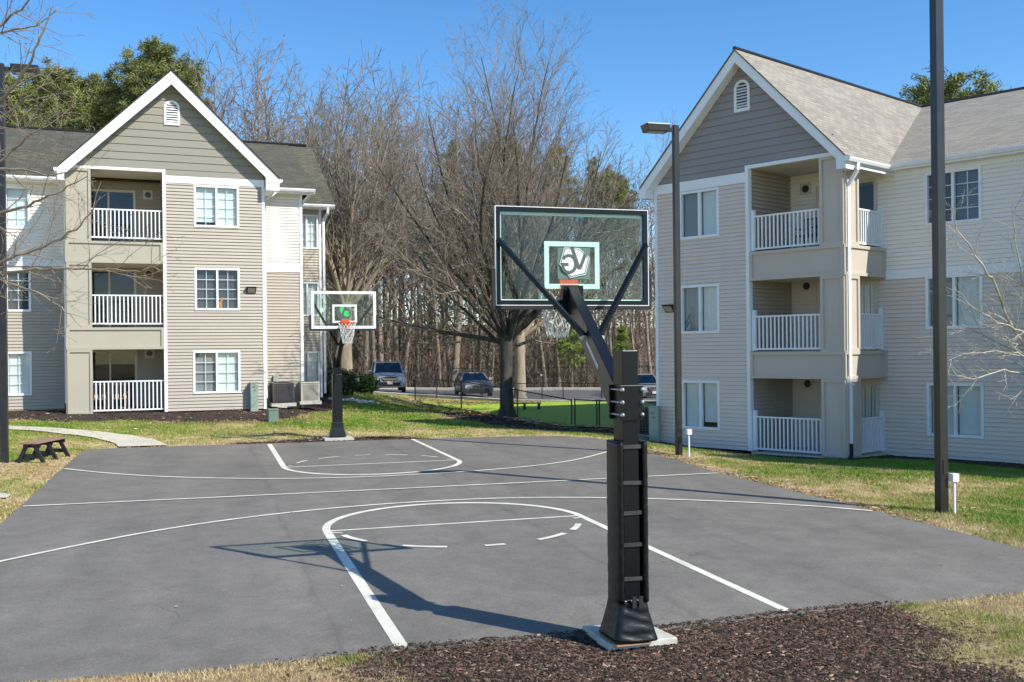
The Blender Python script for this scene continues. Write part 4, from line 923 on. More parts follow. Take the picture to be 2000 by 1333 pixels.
roofplane(mb, PR, (10.05,-10.5,7.74), (10.05,1.43,7.74), (13.3,1.43,rz), (13.3,-10.5,rz)); roofplane(mb, PR, (16.55,1.43,7.74), (16.55,-10.5,7.74), (13.3,-10.5,rz), (13.3,1.43,rz))
mb.poly([PR(10.3,1.0,7.6), PR(16.3,1.0,7.6), PR(13.3,1.0,rz-0.15)])
roofplane(mb, PR, (-4.35,-1.75,ev), (-0.5,-1.75,ev), (-0.5,rn-0.05,rz-0.05), (-4.35,rn-0.05,rz-0.05))
roofplane(mb, PR, (-6.3,-5.1,ev), (-4.35,-5.1,ev), (-4.35,rn-0.05,rz-0.05), (-6.1,rn-0.05,rz-0.05))
roofplane(mb, PR, (18.4,-19.5,ev), (-6.1,-19.5,ev), (-6.1,rn,rz), (18.4,rn,rz))
ro = mb.put('main_roof', M['roof_light'], br)
mb = MB(); mb.tube([PR(-0.3,rn,rz+0.02), PR(18.4,rn,rz+0.02)], 0.06, 6); mb.put('ridge_cap', M['bronze'], ro)

# ------------------------------------------------------------------ basketball hoops
def cyl(mb, a, b, r, n=8): mb.tube([a, b], r, n)
def ring(mb, c, R, r, n=28, k=6):
    c = Vector(c)
    pts = [c+Vector((R*math.cos(2*PI*i/n), R*math.sin(2*PI*i/n), 0)) for i in range(n)]
    b = len(mb.v)
    for i, p in enumerate(pts):
        d = Vector((math.cos(2*PI*i/n), math.sin(2*PI*i/n), 0))
        for j in range(k): a = 2*PI*j/k; mb.v.append(tuple(p+d*r*math.cos(a)+Vector((0,0,r*math.sin(a)))))
    for i in range(n):
        for j in range(k):
            mb.f.append((b+i*k+j, b+((i+1) % n)*k+j, b+((i+1) % n)*k+(j+1) % k, b+i*k+(j+1) % k)); mb.mi.append(0); mb.uv += [(0,0)]*4
def net(mb, c, R, h, seed=1):
    rr = random.Random(seed); c = Vector(c); n = 12; rows = 6
    P = []
    for j in range(rows+1):
        t = j/rows; rad = R*(1-0.48*t**0.8); off = 0.5*(j % 2)
        P.append([c+Vector((rad*math.cos(2*PI*(i+off)/n), rad*math.sin(2*PI*(i+off)/n), -h*t))+Vector((rr.gauss(0,.008), rr.gauss(0,.008), 0)) for i in range(n)])
    for j in range(rows):
        for i in range(n):
            a = P[j][i]; q1 = P[j+1][i]; q2 = P[j+1][(i-1) % n] if j % 2 == 0 else P[j+1][(i+1) % n]
            cyl(mb, a, q1, 0.0065, 4); cyl(mb, a, q2, 0.0065, 4)
def rimset(hoop, X, Yb, z, s, R=0.24):       # s=+1 rim projects to +Y
    mb = MB(); cY = Yb+s*(R+0.17); ring(mb, (X, cY, z), R, 0.011)
    mb.box(X-0.11, X+0.11, min(Yb, Yb+s*0.17), max(Yb, Yb+s*0.17), z-0.012, z+0.012)
    mb.box(X-0.11, X+0.11, min(Yb+s*0.012, Yb+s*0.05), max(Yb+s*0.012, Yb+s*0.05), z-0.16, z+0.085)
    cyl(mb, (X-0.09, Yb+s*0.04, z-0.14), (X-0.12, cY, z-0.01), 0.008, 6); cyl(mb, (X+0.09, Yb+s*0.04, z-0.14), (X+0.12, cY, z-0.01), 0.008, 6)
    for k in range(12): a = 2*PI*k/12; cyl(mb, (X+R*math.cos(a), cY+R*math.sin(a), z-0.005), (X+R*math.cos(a), cY+R*math.sin(a), z-0.035), 0.006, 4)
    r = mb.put('rim', M['orange'], hoop, smooth=False)
    mb = MB(); net(mb, (X, cY, z-0.02), R*0.97, 0.56); mb.put('net', M['net'], r)
def emb(pts, X, z0, Yp, sc, th, mb, s):
    f = [(X+(a-722)*sc, Yp, z0-(b-622)*sc) for a, b in pts]; mb.loft([f, [(x, y+s*th, z) for x, y, z in f]])
M['frost'] = pm('pale_frosted_film', (0.78,0.86,0.83), (0.74,0.82,0.79), 5, 0.6)
M['frost_dark'] = pm('dark_film', (0.085,0.10,0.09), (0.075,0.088,0.08), 5, 0.5)
M['decal_green'] = pm('green_decal', (0.03,0.60,0.13), (0.03,0.52,0.11), 9, 0.5)
M['smoke_film'] = glassmat('smoked_film', (0.30,0.34,0.32), 0.1, 0.3)
M['film_grey'] = pm('grey_green_film', (0.17,0.19,0.165), (0.15,0.17,0.148), 5, 0.6)
M['silver'] = pm('silver_edge_trim', (0.78,0.77,0.75), None, 9, 0.35, metal=0.4)
M['white_print'] = pm('white_print', (0.85,0.86,0.86), None, 9, 0.5)
# near hoop -- we look at its back
hp = thing('basketball_hoop', 'near basketball hoop seen from behind, black padded pole on a concrete slab in the mulch', 'basketball hoop', (-0.2, -1.76, plane(-.2,-1.76)), 'basketball hoops')
zb = plane(0, -1.8)
pc = (-0.175, -1.72); A_ = 0.0
# slab
sl = [G(1137,1243), G(1190,1282), G(1323,1268), G(1272,1232)]
sl = [Vector((x, y)) for x, y in sl]; cm = sum(sl, Vector((0,0)))/4
mb = MB(); rr = random.Random(4)
def rough_ring(z, s=1.0, jit=0.006):
    out = []
    for i in range(4):
        a, b = sl[i], sl[(i+1) % 4]
        for k in range(9): p = a.lerp(b, k/9)*s+cm*(1-s); out.append((p.x+rr.gauss(0,jit), p.y+rr.gauss(0,jit), z))
    return out
mb.loft([rough_ring(zb-0.12), rough_ring(zb+0.045), rough_ring(zb+0.06, 0.975, 0.004)])
mb.put('concrete_base', M['slab'], hp)
mb = MB(); mb.box(pc[0]-0.20, pc[0]+0.13, pc[1]-0.215, pc[1]+0.2, zb+0.058, zb+0.064); mb.put('base_plate', pm('rusty_plate', (0.34,0.15,0.06), (0.5,0.3,0.15), 12, 0.8), hp)
mb = MB(); mb.box(pc[0]-0.078, pc[0]+0.078, pc[1]-0.11, pc[1]+0.11, zb+0.07, 2.715); pole = mb.put('pole', M['hoop_metal'], hp, bevel=0.006)
mb = MB()
for xx in (-1, 1): mb.box(pc[0]+xx*0.058-0.02, pc[0]+xx*0.058+0.02, pc[1]-0.112-0.001, pc[1]-0.11, 2.713, 2.7155)
# padding: a U of thick vinyl, open at the back where straps cross
pz0, pz1 = 0.40, 1.88
mb = MB(); rr = random.Random(8)
def padring(z, jx=0.0):
    g = lambda: rr.gauss(0, jx)
    x0, x1, y0, y1 = pc[0]-0.148, pc[0]+0.158, pc[1]-0.150, pc[1]+0.145
    o = [(x0+0.060, y0+0.02), (x0+0.045, y0-0.005), (x0+0.022, y0+0.0), (x0, y0+0.03), (x0, y1-0.03), (x0+0.03, y1), (x1-0.03, y1), (x1, y1-0.03), (x1, y0+0.03), (x1-0.022, y0), (x1-0.045, y0-0.005), (x1-0.060, y0+0.02),
         (x1-0.058, y0+0.05), (x1-0.045, y1-0.03), (x0+0.045, y1-0.03), (x0+0.058, y0+0.05)]
    return [(x+g(), y+g(), z) for x, y in o]
zz = np.linspace(pz0, pz1, 46)
mb.loft([padring(z, 0.0014) for z in zz]); pad = mb.put('pole_pad', M['vinyl_pad'], hp, smooth=True)
pad.modifiers.new('w', 'WEIGHTED_NORMAL')
for k, z in enumerate((0.62, 0.93, 1.22, 1.50, 1.83)):
    mb = MB(); q = 0.004*((k*7) % 3-1)
    nst = 7
    r = []
    for i in range(nst+1):
        x = pc[0]-0.085+0.18*i/nst; bow = -0.006*math.sin(PI*i/nst); zq = z+q*i/nst
        r.append([(x, pc[1]-0.118+bow, zq-0.020), (x, pc[1]-0.124+bow, zq-0.016), (x, pc[1]-0.124+bow, zq+0.016), (x, pc[1]-0.118+bow, zq+0.020)])
    mb.loft(r); mb.put('pad_strap', M['strap'], pad)
# flared skirt
mb = MB(); rr = random.Random(9)
def skirt(t, z, jx):
    w0 = 0.140+0.080*t**1.35; d0 = 0.145+0.075*t**1.3; pts = []
    n = 36
    for k in range(n):
        a = 2*PI*k/n; c, s = math.cos(a), math.sin(a); m = max(abs(c), abs(s))**0.97
        fold = 0.0045*math.sin(z*62+c*2.2+1.3*math.sin(c*4+z*20))*(1 if s < -0.5 else 0.2)
        pts.append((pc[0]+c/m*w0+rr.gauss(0, jx), pc[1]+0.01+s/m*d0+fold+rr.gauss(0, jx), z+0.012*math.sin(a*2+1)*t))
    return pts
mb.loft([skirt(t, 0.43-0.36*t, 0.0012) for t in np.linspace(0, 1, 22)]); sk = mb.put('skirt_pad', M['vinyl_pad'], hp, smooth=True)
mb = MB()
for xx in (-0.015, 0.05): mb.box(pc[0]+xx-0.02, pc[0]+xx+0.02, pc[1]-0.185, pc[1]-0.17, 0.37, 0.47)
mb.put('buckle', M['rubber'], sk)
# clamp plates and bolts
mb = MB(); mb.box(pc[0]-0.115, pc[0]+0.115, pc[1]-0.135, pc[1]-0.112, 2.075, 2.395); mb.put('clamp_plate', M['hoop_metal'], hp, bevel=0.003)
mb = MB(); mb.box(pc[0]-0.115, pc[0]+0.115, pc[1]+0.112, pc[1]+0.135, 2.075, 2.395); mb.put('clamp_plate', M['hoop_metal'], hp, bevel=0.003)
for z in (2.125, 2.24, 2.355):
    for sx in (-0.098, 0.098):
        mb = MB(); cyl(mb, (pc[0]+sx, pc[1]-0.165, z), (pc[0]+sx, pc[1]+0.16, z), 0.008, 8)
        mb.tube([(pc[0]+sx, pc[1]-0.135, z), (pc[0]+sx, pc[1]-0.150, z), (pc[0]+sx, pc[1]-0.163, z), (pc[0]+sx, pc[1]-0.170, z)], [0.020, 0.020, 0.015, 0.005], 10); mb.put('bolt', M['bolt'], hp, smooth=False)
# arm
a0 = Vector((pc[0], pc[1]+0.135, 2.24)); YB = 0.287; XB = 0.09
a1 = Vector((0.05, YB-0.10, 3.30))
mb = MB(); wv = 0.062
mb.hexa([a0+Vector((-wv,0,-0.165)), a0+Vector((wv,0,-0.165)), a1+Vector((wv,0,-0.18)), a1+Vector((-wv,0,-0.18)), a0+Vector((-wv,0,0.165)), a0+Vector((wv,0,0.165)), a1+Vector((wv,0,0.14)), a1+Vector((-wv,0,0.14))])
arm = mb.put('extension_arm', M['hoop_metal'], hp, bevel=0.006)
# white maker's lettering strip along the side of the arm, unreadable at this size: a row of pale glyph marks
mb = MB(); d = (a1-a0); dn = d.normalized(); up = Vector((0,0,1)); up = (up-dn*up.dot(dn)).normalized()
rr = random.Random(2); c0_ = a0+d*0.30+Vector((-wv-0.002,0,0))-up*0.035
L_ = 0.50; k = 0.0
while k < L_:
    w_ = rr.uniform(0.022, 0.036); o = c0_+dn*k
    mb.loft([[o, o+dn*w_, o+dn*w_+up*0.050, o+up*0.050], [q+Vector((-0.0015,0,0)) for q in (o, o+dn*w_, o+dn*w_+up*0.050, o+up*0.050)]]); k += w_+0.013
mb.put('lettering', M['white_print'], arm)
mb = MB(); mb.box(0.05-0.125, 0.05+0.125, YB-0.10, YB-0.045, 3.12, 3.45)
cyl(mb, (-0.04, YB-0.10, 3.40), (-0.04, YB-0.125, 3.40), 0.014, 8); cyl(mb, (0.14, YB-0.10, 3.40), (0.14, YB-0.125, 3.40), 0.014, 8)
cyl(mb, (-0.04, YB-0.10, 3.36), (-0.04, YB-0.125, 3.36), 0.014, 8); cyl(mb, (0.14, YB-0.10, 3.36), (0.14, YB-0.125, 3.36), 0.014, 8)
mb.put('mounting_plate', M['hoop_metal'], hp)
am = a0.lerp(a1, 0.56)
for s, e in ((-1, Vector((-0.80, YB-0.03, 3.96))), (1, Vector((0.985, YB-0.03, 3.93)))):
    b0 = am+Vector((s*0.085, 0, 0.04)); mb = MB(); mb.bar(b0, e, 0.05, 0.05)
    o = mb.put('brace', M['hoop_metal'], hp)
    mb = MB(); mb.tube([b0+Vector((s*0.02,-0.05,-0.02)), b0+Vector((s*0.02,0.02,-0.02))], 0.022, 8); mb.put('brace_bolt', M['bolt'], o)
# backboard
x0, x1, zl, zh_ = -0.825, 1.005, 3.235, 4.325
bb = MB(); bb.box(x0+0.02, x1-0.02, YB-0.006, YB+0.006, zl+0.02, zh_-0.02); bo = bb.put('backboard', M['board_glass'], hp)
mb = MB(); f = 0.05
for (a, b, c, d) in ((x0, x1, zh_-f, zh_), (x0, x1, zl, zl+f), (x0, x0+f, zl+f, zh_-f), (x1-f, x1, zl+f, zh_-f)): mb.box(a, b, YB-0.03, YB+0.012, c, d)
mb.put('board_frame', M['hoop_metal'], bo)
mb = MB(); e = 0.009
for (a, b, c, d) in ((x0-e, x1+e, zh_, zh_+e), (x0-e, x1+e, zl-e, zl), (x0-e, x0, zl, zh_), (x1, x1+e, zl, zh_)): mb.box(a, b, YB-0.034, YB-0.0, c, d)
mb.put('edge_trim', M['silver'], bo)
mb = MB(); f2 = 0.045     # painted border on the front of the glass, green-white through the glass
for (a, b, c, d) in ((x0+f, x1-f, zh_-f-0.035, zh_-f), (x0+f, x1-f, zl+f, zl+f+0.014), (x0+f, x0+f+0.02, zl+f+.014, zh_-f-.035), (x1-f-0.02, x1-f, zl+f+.014, zh_-f-.035)): mb.box(a, b, YB+0.0065, YB+0.009, c, d)
mb.put('border_print', M['frost'], bo)
mb = MB()
for (a, b, c, d) in ((x0-0.045, x1+0.045, zl-0.05, zl-0.01), (x0-0.045, x0-0.010, zl-0.01, zl+0.40), (x1+0.010, x1+0.045, zl-0.01, zl+0.40)): mb.box(a, b, YB-0.03, YB+0.03, c, d)
mb.put('edge_padding', M['rubber'], bo)
zq0, zq1, hw = 3.42, 3.955, 0.333; XQ = 0.085; f = 0.055; mb = MB()
for (a, b, c, d) in ((-hw, hw, zq1-f, zq1), (-hw, hw, zq0, zq0+f), (-hw, -hw+f, zq0+f, zq1-f), (hw-f, hw, zq0+f, zq1-f)): mb.box(XQ+a, XQ+b, YB+0.0065, YB+0.009, c, d)
mb.put('target_square', M['frost'], bo)
sc = 0.000514; zc = (zq0+zq1)/2
H6 = [(415,605),(670,905),(1030,825),(1130,455),(875,240),(530,240)]
def shrink(P, k): cx = 772; cy = 545; return [(cx+(x-cx)*k, max(240, cy+(y-cy)*k)) for x, y in P]
mb = MB(); emb([(385,236),(1150,236),(1150,925),(385,925)], XQ, zc, YB+0.0065, sc, 0.0005, mb, 1); mb.put('emblem_backing', M['film_grey'], bo)
mb = MB(); emb(H6, XQ, zc, YB-0.0070, sc, 0.0005, mb, -1); em = mb.put('emblem', M['frost'], bo)
mb = MB(); emb(shrink(H6, 0.955), XQ, zc, YB-0.0080, sc, 0.0005, mb, -1); mb.put('emblem_outline', M['frost_dark'], em)
mb = MB(); emb(shrink(H6, 0.88), XQ, zc, YB-0.0090, sc, 0.0005, mb, -1); mb.put('emblem_field', M['frost'], em)
mb = MB()
emb([(668,240),(758,240),(885,615),(865,718),(838,718),(800,640)], XQ, zc, YB-0.0100, sc, 0.0005, mb, -1)
emb([(885,615),(990,345),(1062,400),(925,718),(865,718)], XQ, zc, YB-0.0100, sc, 0.0005, mb, -1)
mb.put('emblem_letter', M['frost_dark'], em)
mb = MB(); cx, cy = 635, 598
def gr(a, R, r): return (cx+R*math.cos(math.radians(a)), cy-r*math.sin(math.radians(a)))
outer = []; n = 30; a_s, a_e = 147, -165
for i in range(n):
    t0 = a_s+(a_e-a_s)*i/n; t1 = a_s+(a_e-a_s)*(i+1)/n
    emb([gr(t0,200,222), gr(t1,200,222), gr(t1,118,150), gr(t0,118,150)], XQ, zc, YB-0.0110, sc, 0.0005, mb, -1)
emb([(455,572),(628,572),(628,648),(480,648)], XQ, zc, YB-0.0110, sc, 0.0005, mb, -1)
mb.put('emblem_letter', M['frost_dark'], em)
rimset(hp, 0.05, YB, 3.455, 1)

# far hoop -- its face
YF2 = 17.17; XF = -0.20; hf = thing('basketball_hoop', 'far basketball hoop facing the court, white framed glass board with green emblem and white net', 'basketball hoop', (-0.23, 18.62, plane(0,18.6)), 'basketball hoops')
z0 = plane(0, 18.6); pcx, pcy = -0.23, 18.62
mb = MB(); mb.box(pcx-0.42, pcx+0.42, pcy-0.42, pcy+0.42, z0-0.15, z0+0.06); mb.put('concrete_base', M['slab'], hf, bevel=0.012)
mb = MB(); mb.box(pcx-0.09, pcx+0.09, pcy-0.09, pcy+0.09, z0+0.05, 2.35); mb.put('pole', M['hoop_metal'], hf)
mb = MB(); mb.box(pcx-0.14, pcx+0.14, pcy-0.15, pcy+0.13, z0+0.45, 2.12); pd = mb.put('pole_pad', M['vinyl_pad'], hf, bevel=0.03)
mb = MB(); mb.loft([[(pcx+a*w_, pcy+b*w_, z) for a, b in ((-1,-1),(1,-1),(1,1),(-1,1))] for w_, z in ((0.24,z0+0.08),(0.17,z0+0.35),(0.155,z0+0.50))]); mb.put('skirt_pad', M['vinyl_pad'], hf, bevel=0.02)
mb = MB(); mb.box(pcx-0.11, pcx+0.11, pcy-0.13, pcy-0.09, 2.15, 2.60); mb.box(pcx-0.11, pcx+0.11, pcy+0.09, pcy+0.12, 2.15, 2.60); mb.box(pcx-0.13, pcx-0.1, pcy-0.09, pcy+0.09, 2.3, 2.5); mb.put('clamp_plate', M['hoop_metal'], hf)
b0 = Vector((pcx, pcy-0.12, 2.45)); b1 = Vector((XF, YF2+0.10, 3.45)); mb = MB()
mb.hexa([b0+Vector((-.06,0,-.15)), b1+Vector((-.06,0,-.15)), b1+Vector((.06,0,-.15)), b0+Vector((.06,0,-.15)), b0+Vector((-.06,0,.15)), b1+Vector((-.06,0,.12)), b1+Vector((.06,0,.12)), b0+Vector((.06,0,.15))])
mb.put('extension_arm', M['hoop_metal'], hf)
mb = MB(); mb.box(XF-0.12, XF+0.12, YF2+0.03, YF2+0.11, 3.28, 3.62); mb.put('mounting_plate', M['hoop_metal'], hf)
bm_ = b0.lerp(b1, 0.5)
for s in (-1, 1): mb = MB(); mb.bar(bm_+Vector((s*.07,0,0)), (XF+s*0.84, YF2+0.04, 4.12), 0.05); mb.put('brace', M['hoop_metal'], hf)
x0, x1, zl, zh_ = XF-0.90, XF+0.90, 3.40, 4.44
bb = MB(); bb.box(x0+0.02, x1-0.02, YF2-0.005, YF2+0.005, zl+0.02, zh_-0.02); bo = bb.put('backboard', M['board_glass'], hf)
mb = MB(); f = 0.075
for (a, b, c, d) in ((x0, x1, zh_-f, zh_), (x0, x1, zl, zl+f), (x0, x0+f, zl+f, zh_-f), (x1-f, x1, zl+f, zh_-f)): mb.box(a, b, YF2-0.012, YF2+0.03, c, d)
mb.put('board_frame', M['white_print'], bo)
mb = MB()
for (a, b, c, d) in ((x0-0.05, x1+0.05, zl-0.06, zl-0.005), (x0-0.05, x0-0.005, zl-0.005, zl+0.38), (x1+0.005, x1+0.05, zl-0.005, zl+0.38)): mb.box(a, b, YF2-0.03, YF2+0.03, c, d)
mb.put('edge_padding', M['rubber'], bo)
zq0, zq1, hw = 3.56, 4.07, 0.34; f = 0.055; mb = MB(); XQ = XF+0.02
for (a, b, c, d) in ((-hw, hw, zq1-f, zq1), (-hw, hw, zq0, zq0+f), (-hw, -hw+f, zq0+f, zq1-f), (hw-f, hw, zq0+f, zq1-f)): mb.box(XQ+a, XQ+b, YF2-0.011, YF2-0.006, c, d)
mb.put('target_square', M['white_print'], bo)
def fe(pts, y, mb):     # decal outline in the picture of the board, 1 unit = 1.45 mm
    q = [(XQ+(a-475)*0.00150, YF2-y, (zq0+zq1)/2-(b-480)*0.00150) for a, b in pts]; mb.loft([q, [(x, yy-0.0006, z) for x, yy, z in q]])
mb = MB(); fe([(375,352),(420,345),(500,362),(560,385),(595,440),(590,520),(560,570),(370,575),(335,500),(345,400)], 0.0062, mb); em = mb.put('emblem', M['frost_dark'], bo)
mb = MB(); fe([(378,392),(415,340),(462,348),(455,400),(412,480)], 0.0075, mb); mb.put('emblem_letter', M['decal_green'], em)
mb = MB(); c = (512, 478); pts = [(c[0]+56*math.cos(math.radians(a)), c[1]-56*math.sin(math.radians(a))) for a in range(28, 333, 12)]+[(c[0]+56, c[1]+6), (c[0], c[1]+6), (c[0], c[1]-6), (c[0]+56, c[1]-6)]
n_ = len(pts); q = pts[:-4]
for i in range(len(q)-1): fe([c, q[i], q[i+1]], 0.0075, mb)
fe([(512,480),(572,480),(572,500),(512,500)], 0.0078, mb); mb.put('emblem_letter', M['decal_green'], em)
rimset(hf, XF+0.03, YF2, 3.56, -1)

# ------------------------------------------------------------------ lamp posts
def lamp_post(label, base, h, wd, head, mat, zhead=None, adir=(-0.96,0.27), box=True, ang=YAW, hl=0.62):
    x, y = base; g = plane(x, y) if y < 20 else h1(x, y); r = thing('lamp_post', label, 'lamp post', (x, y, g), 'square lamp posts round the court')
    R = Matrix.Rotation(-ang, 3, 'Z'); Q = lambda a, b, c: (Vector((x, y, 0))+R@Vector((a, b, 0)))+Vector((0, 0, c))
    mb = MB(); mb.box(-wd/2, wd/2, -wd/2, wd/2, g-0.05, h, Q); p = mb.put('pole', mat, r, bevel=0.008)
    mb = MB(); mb.box(-0.03, 0.03, -wd/2-0.012, -wd/2-0.001, g+0.62, g+0.85, Q); mb.put('hand_hole_cover', mat, p)
    s = head; mb = MB(); mb.box(min(s*wd/2, s*(wd/2+0.16)), max(s*wd/2, s*(wd/2+0.16)), -0.04, 0.04, h-0.17, h-0.07, Q); mb.put('arm', mat, r)
    a, b = s*(wd/2+0.16), s*(wd/2+0.16+hl); lo, hi = min(a, b), max(a, b)
    mb = MB(); c = 0.055
    mb.hexa([Q(lo+(c if s < 0 else 0),-0.18,h-0.20),Q(hi-(c if s > 0 else 0),-0.18,h-0.20),Q(hi-(c if s > 0 else 0),0.18,h-0.20),Q(lo+(c if s < 0 else 0),0.18,h-0.20),Q(lo,-0.20,h-0.02),Q(hi,-0.20,h-0.02),Q(hi,0.20,h-0.02),Q(lo,0.20,h-0.02)])
    hd = mb.put('lamp_head', mat, r, bevel=0.012)
    mb = MB(); mb.box(lo+0.10, hi-0.10, -0.13, 0.13, h-0.206, h-0.2005, Q); mb.put('lens', M['lens'], hd)
    return r
def junction(label, x, y, h=0.72):
    g = plane(x, y); r = thing('junction_box', label, 'electrical box', (x, y, g), 'white electrical boxes beside the lamp posts')
    mb = MB(); cyl(mb, (x, y, g-0.05), (x, y, g+h-0.08), 0.022, 8); mb.put('conduit', M['white'], r)
    mb = MB(); mb.box(x-0.06, x+0.06, y-0.05, y+0.05, g+h-0.1, g+h+0.03); mb.put('box', M['white'], r, bevel=0.008)
p = G(1326,891); lamp_post('square dark lamp post in front of the gable of the right building', p, 8.2, 0.135, -1, M['bronze'], ang=0.0)
p = (7.50, 3.10); lamp_post('tallest looking square lamp post, running off the top at the right side of the court', p, 8.72, 0.15, -1, M['bronze'], ang=0.03, hl=0.62)
p = G(9,907); lamp_post('black lamp post at the left beside the brown bench', p, 9.75, 0.17, 1, M['black_bronze'], ang=0.0)
x, y = G(1326,893); junction('white box on a conduit stub by the lamp post before the right gable', x+0.22, y-0.1, 0.62)
junction('white box on a conduit stub at the foot of the tall right lamp post', 7.64, 2.98, 0.60)
x, y = G(9,907); junction('white box on a stub left of the black lamp post by the bench', x-0.16, y-0.35, 0.62)

# ------------------------------------------------------------------ benches
def trestle_bench(label, ctr, ang, Lh, hgt, wd, nleg=3, rise=0.0):
    x, y = ctr; g = h1(x, y) if y > 20 else float(hgr(np.array([x]), np.array([y]))[0])
    if inside(COURT, np.array([x]), np.array([y]))[0]: g = plane(x, y)
    r = thing('bench', label, 'bench', (x, y, g), 'plank topped trestle benches')
    R = Matrix.Rotation(ang, 3, 'Z'); Q = lambda a, b, c: Vector((x, y, g))+R@Vector((a, b, c+rise*a))
    for j in range(3):
        mb = MB(); b0 = -wd/2+j*wd/3+0.006; mb.box(-Lh, Lh, b0, b0+wd/3-0.012, hgt-0.045, hgt, Q); mb.put('plank', M['brick_red'], r, bevel=0.006)
    for k in range(nleg):
        a = -Lh*0.84+2*Lh*0.84*k/(nleg-1); mb = MB()
        for s in (-1, 1):
            mb.hexa([Q(a-0.03,s*wd*0.70-0.05,0),Q(a+0.03,s*wd*0.70-0.05,0),Q(a+0.03,s*wd*0.70+0.05,0),Q(a-0.03,s*wd*0.70+0.05,0),Q(a-0.03,s*0.08-0.05,hgt-0.05),Q(a+0.03,s*0.08-0.05,hgt-0.05),Q(a+0.03,s*0.08+0.05,hgt-0.05),Q(a-0.03,s*0.08+0.05,hgt-0.05)])
        mb.box(a+0.031, a+0.06, -wd*0.55, wd*0.55, hgt*0.22, hgt*0.22+0.10, Q); mb.box(a+0.031, a+0.06, -wd*0.46, wd*0.46, hgt-0.14, hgt-0.048, Q)
        mb.put('trestle_leg', M['black_metal'], r, bevel=0.004)
b1 = Vector(G(57,909)); b2 = Vector(G(122,893)); dv = b2-b1
b1 = Vector((-7.95, 15.35)); b2 = Vector((-7.75, 17.6)); 
bn = Vector(G(58,906)); bf = Vector(G(112,893)); c = (bn+bf)/2; dv = bf-bn
trestle_bench('reddish plank bench with black trestle legs on the grass at the left court edge', (c.x, c.y), math.atan2(dv.y, dv.x), max(0.8, dv.length/2*0.95), 0.50, 0.44)
c = at(1024, 794, 44.5); trestle_bench('small plank bench with black trestle legs on the dog park turf', (c.x, c.y), -YAW+0.08, 0.78, 0.36, 0.32)

# ------------------------------------------------------------------ utility boxes, air conditioners
def pedestal(label, x, y, w_, d_, h, m, ang=0.0, g=None, marks=True):
    g = h1(x, y) if g is None else g
    r = thing('utility_pedestal', label, 'utility box', (x, y, g)); R = Matrix.Rotation(ang, 3, 'Z'); Q = lambda a, b, c: Vector((x, y, g))+R@Vector((a, b, c))
    mb = MB(); mb.box(-w_/2, w_/2, -d_/2, d_/2, -0.1, h, Q); mb.put('cabinet', m, r, bevel=0.02)
    mb = MB(); mb.box(-w_/2-0.01, w_/2+0.01, -d_/2-0.015, d_/2+0.01, h-0.03, h+0.015, Q); mb.put('lid', m, r, bevel=0.01)
    if marks:
        mb = MB(); mb.box(-w_*0.3, w_*0.1, -d_/2-0.004, -d_/2-0.001, h*0.80, h*0.86, Q); mb.box(-w_*0.1, w_*0.2, -d_/2-0.004, -d_/2-0.001, h*0.68, h*0.73, Q); mb.box(-w_*0.1, w_*0.3, -d_/2-0.004, -d_/2-0.001, h*0.12, h*0.13, Q)
        mb.put('warning_label', M['ped_dark'], r)
c = PM(-2.98, 0.22, 0); pedestal('tall pale green utility pedestal against the left building', c[0], c[1], 0.27, 0.30, 0.98, M['ped_green'], 0.08, 0.72)
c = G(533, 824); pedestal('short dark green utility box on the lawn before the left building', c[0], c[1], 0.34, 0.30, 0.42, M['ped_dark'], 0.1, float(hgr(np.array([c[0]]), np.array([c[1]]))[0]), False)
c = PR(-3.02, 0.30, 0); pedestal('tall pale green utility pedestal at the corner of the right building', c[0], c[1], 0.30, 0.30, 1.08, M['ped_green'], -1.07+0.35, -0.10)
def ac_unit(label, x, y, g, w_, d_, h, m, ang, lattice=False, base=True):
    r = thing('air_conditioner', label, 'air conditioner', (x, y, g), 'outdoor air conditioning units'); R = Matrix.Rotation(ang, 3, 'Z'); Q = lambda a, b, c: Vector((x, y, g))+R@Vector((a, b, c))
    if base: mb = MB(); mb.box(-w_*0.58, w_*0.58, -d_*0.58, d_*0.58, -0.08, 0.04, Q); mb.put('base_slab', M['slab'], r)
    mb = MB(); mb.box(-w_/2+0.02, w_/2-0.02, -d_/2+0.02, d_/2-0.02, 0.04, h-0.05, Q); mb.put('coil', M['dark'] if lattice else m, r)
    mb = MB()
    for sx in (-1, 1):
        for sy in (-1, 1): mb.box(sx*(w_/2-0.025)-0.025, sx*(w_/2-0.025)+0.025, sy*(d_/2-0.025)-0.025, sy*(d_/2-0.025)+0.025, 0.04, h-0.04, Q)
    mb.put('corner_posts', m, r)
    mb = MB(); n = 22 if not lattice else 9
    for i in range(n):
        z = 0.08+(h-0.18)*i/(n-1); t = 0.008
        mb.box(-w_/2+0.05, w_/2-0.05, -d_/2, -d_/2+0.012, z, z+t*1.6, Q); mb.box(-w_/2, -w_/2+0.012, -d_/2+0.05, d_/2-0.05, z, z+t*1.6, Q)
    if lattice:
        for i in range(8): a = -w_/2+0.06+(w_-0.12)*i/7; mb.box(a-0.012, a+0.012, -d_/2-0.004, -d_/2-0.001, 0.06, h-0.06, Q); a = -d_/2+0.06+(d_-0.12)*i/7; mb.box(-w_/2-0.004, -w_/2-0.001, a-0.012, a+0.012, 0.06, h-0.06, Q)
    mb.put('louvre_panel', m, r)
    mb = MB(); mb.box(-w_/2-0.005, w_/2+0.005, -d_/2-0.005, d_/2+0.005, h-0.05, h, Q); tp = mb.put('top_cover', m, r, bevel=0.015)
    mb = MB()
    for k in range(5): ring(mb, tuple(Q(0, 0, h+0.012)), w_*0.08*(k+1), 0.006, 20, 4)
    mb.put('fan_guard', M['black_metal'], tp)
